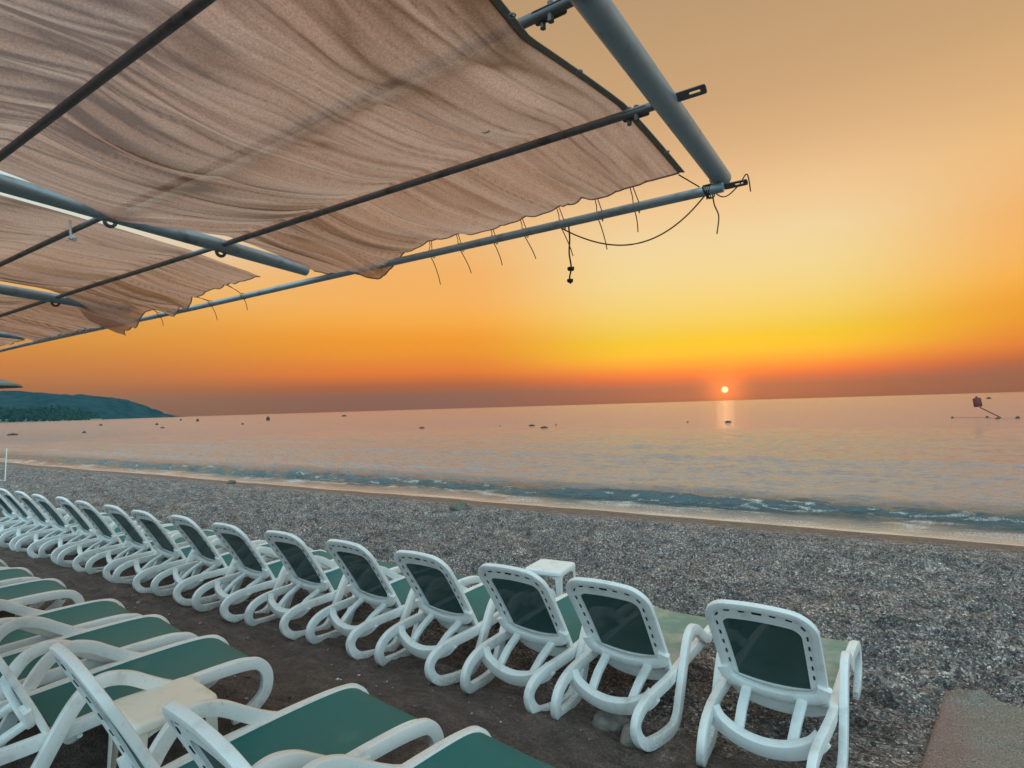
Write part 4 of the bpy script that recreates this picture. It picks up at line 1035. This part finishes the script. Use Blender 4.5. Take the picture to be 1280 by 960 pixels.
hd = N(nt, 'ShaderNodeCombineXYZ'); nt.links.new(sp.outputs[0], hd.inputs[0]); nt.links.new(sp.outputs[1], hd.inputs[1])
hn = N(nt, 'ShaderNodeVectorMath', operation='NORMALIZE'); nt.links.new(hd.outputs[0], hn.inputs[0])
dt = N(nt, 'ShaderNodeVectorMath', operation='DOT_PRODUCT'); nt.links.new(hn.outputs[0], dt.inputs[0]); dt.inputs[1].default_value = (math.sin(R(SUN_AZ)), math.cos(R(SUN_AZ)), 0)
az = math_(nt, 'MULTIPLY', math_(nt, 'ARCCOSINE', math_(nt, 'MINIMUM', math_(nt, 'MAXIMUM', dt.outputs['Value'], -1.0), 1.0)), 180 / math.pi)
def stops(lst, lin=False): return [((e / 90) ** 0.5, c if lin else srgb(*c)) for e, c in lst]
front_r = ramp(nt, stops([(0, (162, 84, 0)), (1.2, (174, 86, 0)), (1.9, (224, 92, 0)), (2.6, (255, 118, 0)), (3.4, (255, 160, 0)), (4.4, (253, 192, 0)), (5.6, (244, 199, 0)), (6.4, (240, 200, 56)), (7.4, (242, 205, 84)), (9.3, (243, 210, 119)), (11.7, (242, 214, 144)), (14.6, (241, 212, 156)), (18, (240, 197, 142)), (22, (222, 177, 126)), (26, (205, 163, 116)), (35, (186, 150, 108)), (60, (205, 184, 160)), (90, (240, 226, 212))]), el)
mid_r = ramp(nt, stops([(0, (164, 86, 0)), (1.4, (168, 86, 0)), (2.3, (190, 90, 0)), (3.5, (238, 118, 0)), (4.3, (238, 130, 0)), (5.4, (243, 146, 0)), (6.6, (246, 151, 0)), (8.5, (251, 170, 56)), (10, (249, 175, 82)), (12.9, (244, 176, 95)), (15.8, (240, 184, 116)), (18, (236, 186, 124)), (22, (220, 174, 120)), (26, (203, 162, 113)), (35, (186, 152, 110)), (60, (205, 184, 160)), (90, (240, 226, 212))]), el)
side_r = ramp(nt, stops([(0, (158, 98, 42)), (1.2, (166, 104, 46)), (2.2, (184, 108, 44)), (3.4, (204, 120, 46)), (4.7, (216, 132, 46)), (6, (224, 146, 46)), (8, (230, 160, 66)), (11, (238, 190, 116)), (14, (228, 214, 186)), (18, (205, 224, 222)), (30, (192, 216, 222)), (60, (205, 212, 212)), (90, (240, 226, 212))]), el)
rear_r = ramp(nt, stops([(0, (0.45, 0.50, 0.52)), (8, (0.90, 1.25, 1.38)), (20, (1.14, 1.82, 2.05)), (45, (1.02, 1.60, 1.80)), (90, (0.87, 0.76, 0.66))], True), el)
f0 = smooth(nt, az, 7, 25); f1 = smooth(nt, az, 32, 58); f2 = smooth(nt, az, 68, 120)
cs = mixc(nt, f1, mixc(nt, f0, front_r.outputs[0], mid_r.outputs[0]), side_r.outputs[0]); cs = mixc(nt, f2, cs, rear_r.outputs[0])
ds = N(nt, 'ShaderNodeVectorMath', operation='DOT_PRODUCT'); nt.links.new(nrm.outputs[0], ds.inputs[0]); ds.inputs[1].default_value = tuple(sd)
ang = math_(nt, 'MULTIPLY', math_(nt, 'ARCCOSINE', math_(nt, 'MINIMUM', ds.outputs['Value'], 1.0)), 180 / math.pi)
disc = math_(nt, 'SUBTRACT', 1.0, smooth(nt, ang, 0.15, 0.37))
glow = math_(nt, 'POWER', math_(nt, 'MULTIPLY', math_(nt, 'SUBTRACT', 1.0, smooth(nt, ang, 0.0, 4.5)), 1.0), 3.0)
gc = N(nt, 'ShaderNodeMix'); gc.data_type = 'RGBA'; gc.blend_type = 'ADD'; gc.inputs[0].default_value = 1.0
def scaled(fac, colr):
    v = N(nt, 'ShaderNodeVectorMath', operation='SCALE'); v.inputs[0].default_value = colr; nt.links.new(fac, v.inputs[3]); return v.outputs[0]
def addc(a_, b__):
    v = N(nt, 'ShaderNodeVectorMath', operation='ADD'); nt.links.new(a_, v.inputs[0]); nt.links.new(b__, v.inputs[1]); return v.outputs[0]
tot = addc(addc(cs, scaled(disc, (1.8, 1.55, 0.85))), scaled(glow, (0.8, 0.16, 0.0)))
nt.links.new(tot, bg.inputs[0]); bg.inputs[1].default_value = 1.0
sky = N(nt, 'ShaderNodeTexSky', sky_type='NISHITA'); sky.sun_disc = False; sky.sun_elevation = R(SUN_EL); sky.sun_rotation = R(SUN_AZ)
bg2 = N(nt, 'ShaderNodeBackground'); bg2.inputs[1].default_value = 0.015; nt.links.new(sky.outputs[0], bg2.inputs[0])
ad = N(nt, 'ShaderNodeAddShader'); nt.links.new(bg.outputs[0], ad.inputs[0]); nt.links.new(bg2.outputs[0], ad.inputs[1])
nt.links.new(ad.outputs[0], nt.nodes['World Output'].inputs[0])

sl = bpy.data.lights.new('sun', 'SUN'); sl.energy = 0.0013; sl.angle = R(1.6); sl.color = (1.0, 0.55, 0.22)
so = bpy.data.objects.new('sun', sl); col.objects.link(so); so.rotation_euler = Vector(sd).to_track_quat('Z', 'Y').to_euler(); so.location = (0, 0, 20)

# ------------------------------------------------------------------ camera
cam = bpy.data.cameras.new('camera'); co = bpy.data.objects.new('camera', cam); col.objects.link(co)
cam.sensor_width = 36; cam.lens = 36 * 740 / 1280; cam.clip_start = 0.05; cam.clip_end = 20000
roll = math.atan(32 / 1080); pitch = math.atan(28 * math.cos(roll) / 740)
f = Vector((-math.sin(YAW) * math.cos(pitch), math.cos(YAW) * math.cos(pitch), math.sin(pitch)))
r0 = Vector((math.cos(YAW), math.sin(YAW), 0)); u0 = r0.cross(f)
rc = r0 * math.cos(roll) - u0 * math.sin(roll); uc = r0 * math.sin(roll) + u0 * math.cos(roll)
co.matrix_world = Matrix(((rc.x, uc.x, -f.x, 0), (rc.y, uc.y, -f.y, 0), (rc.z, uc.z, -f.z, EYE), (0, 0, 0, 1)))
scene.camera = co

scene.render.engine = 'CYCLES'
scene.cycles.max_bounces = 8; scene.cycles.transparent_max_bounces = 12; scene.cycles.volume_bounces = 0
scene.cycles.use_denoising = True
scene.view_settings.view_transform = 'Standard'; scene.view_settings.look = 'None'
scene.view_settings.exposure = 0; scene.view_settings.gamma = 1; scene.view_settings.use_curve_mapping = False
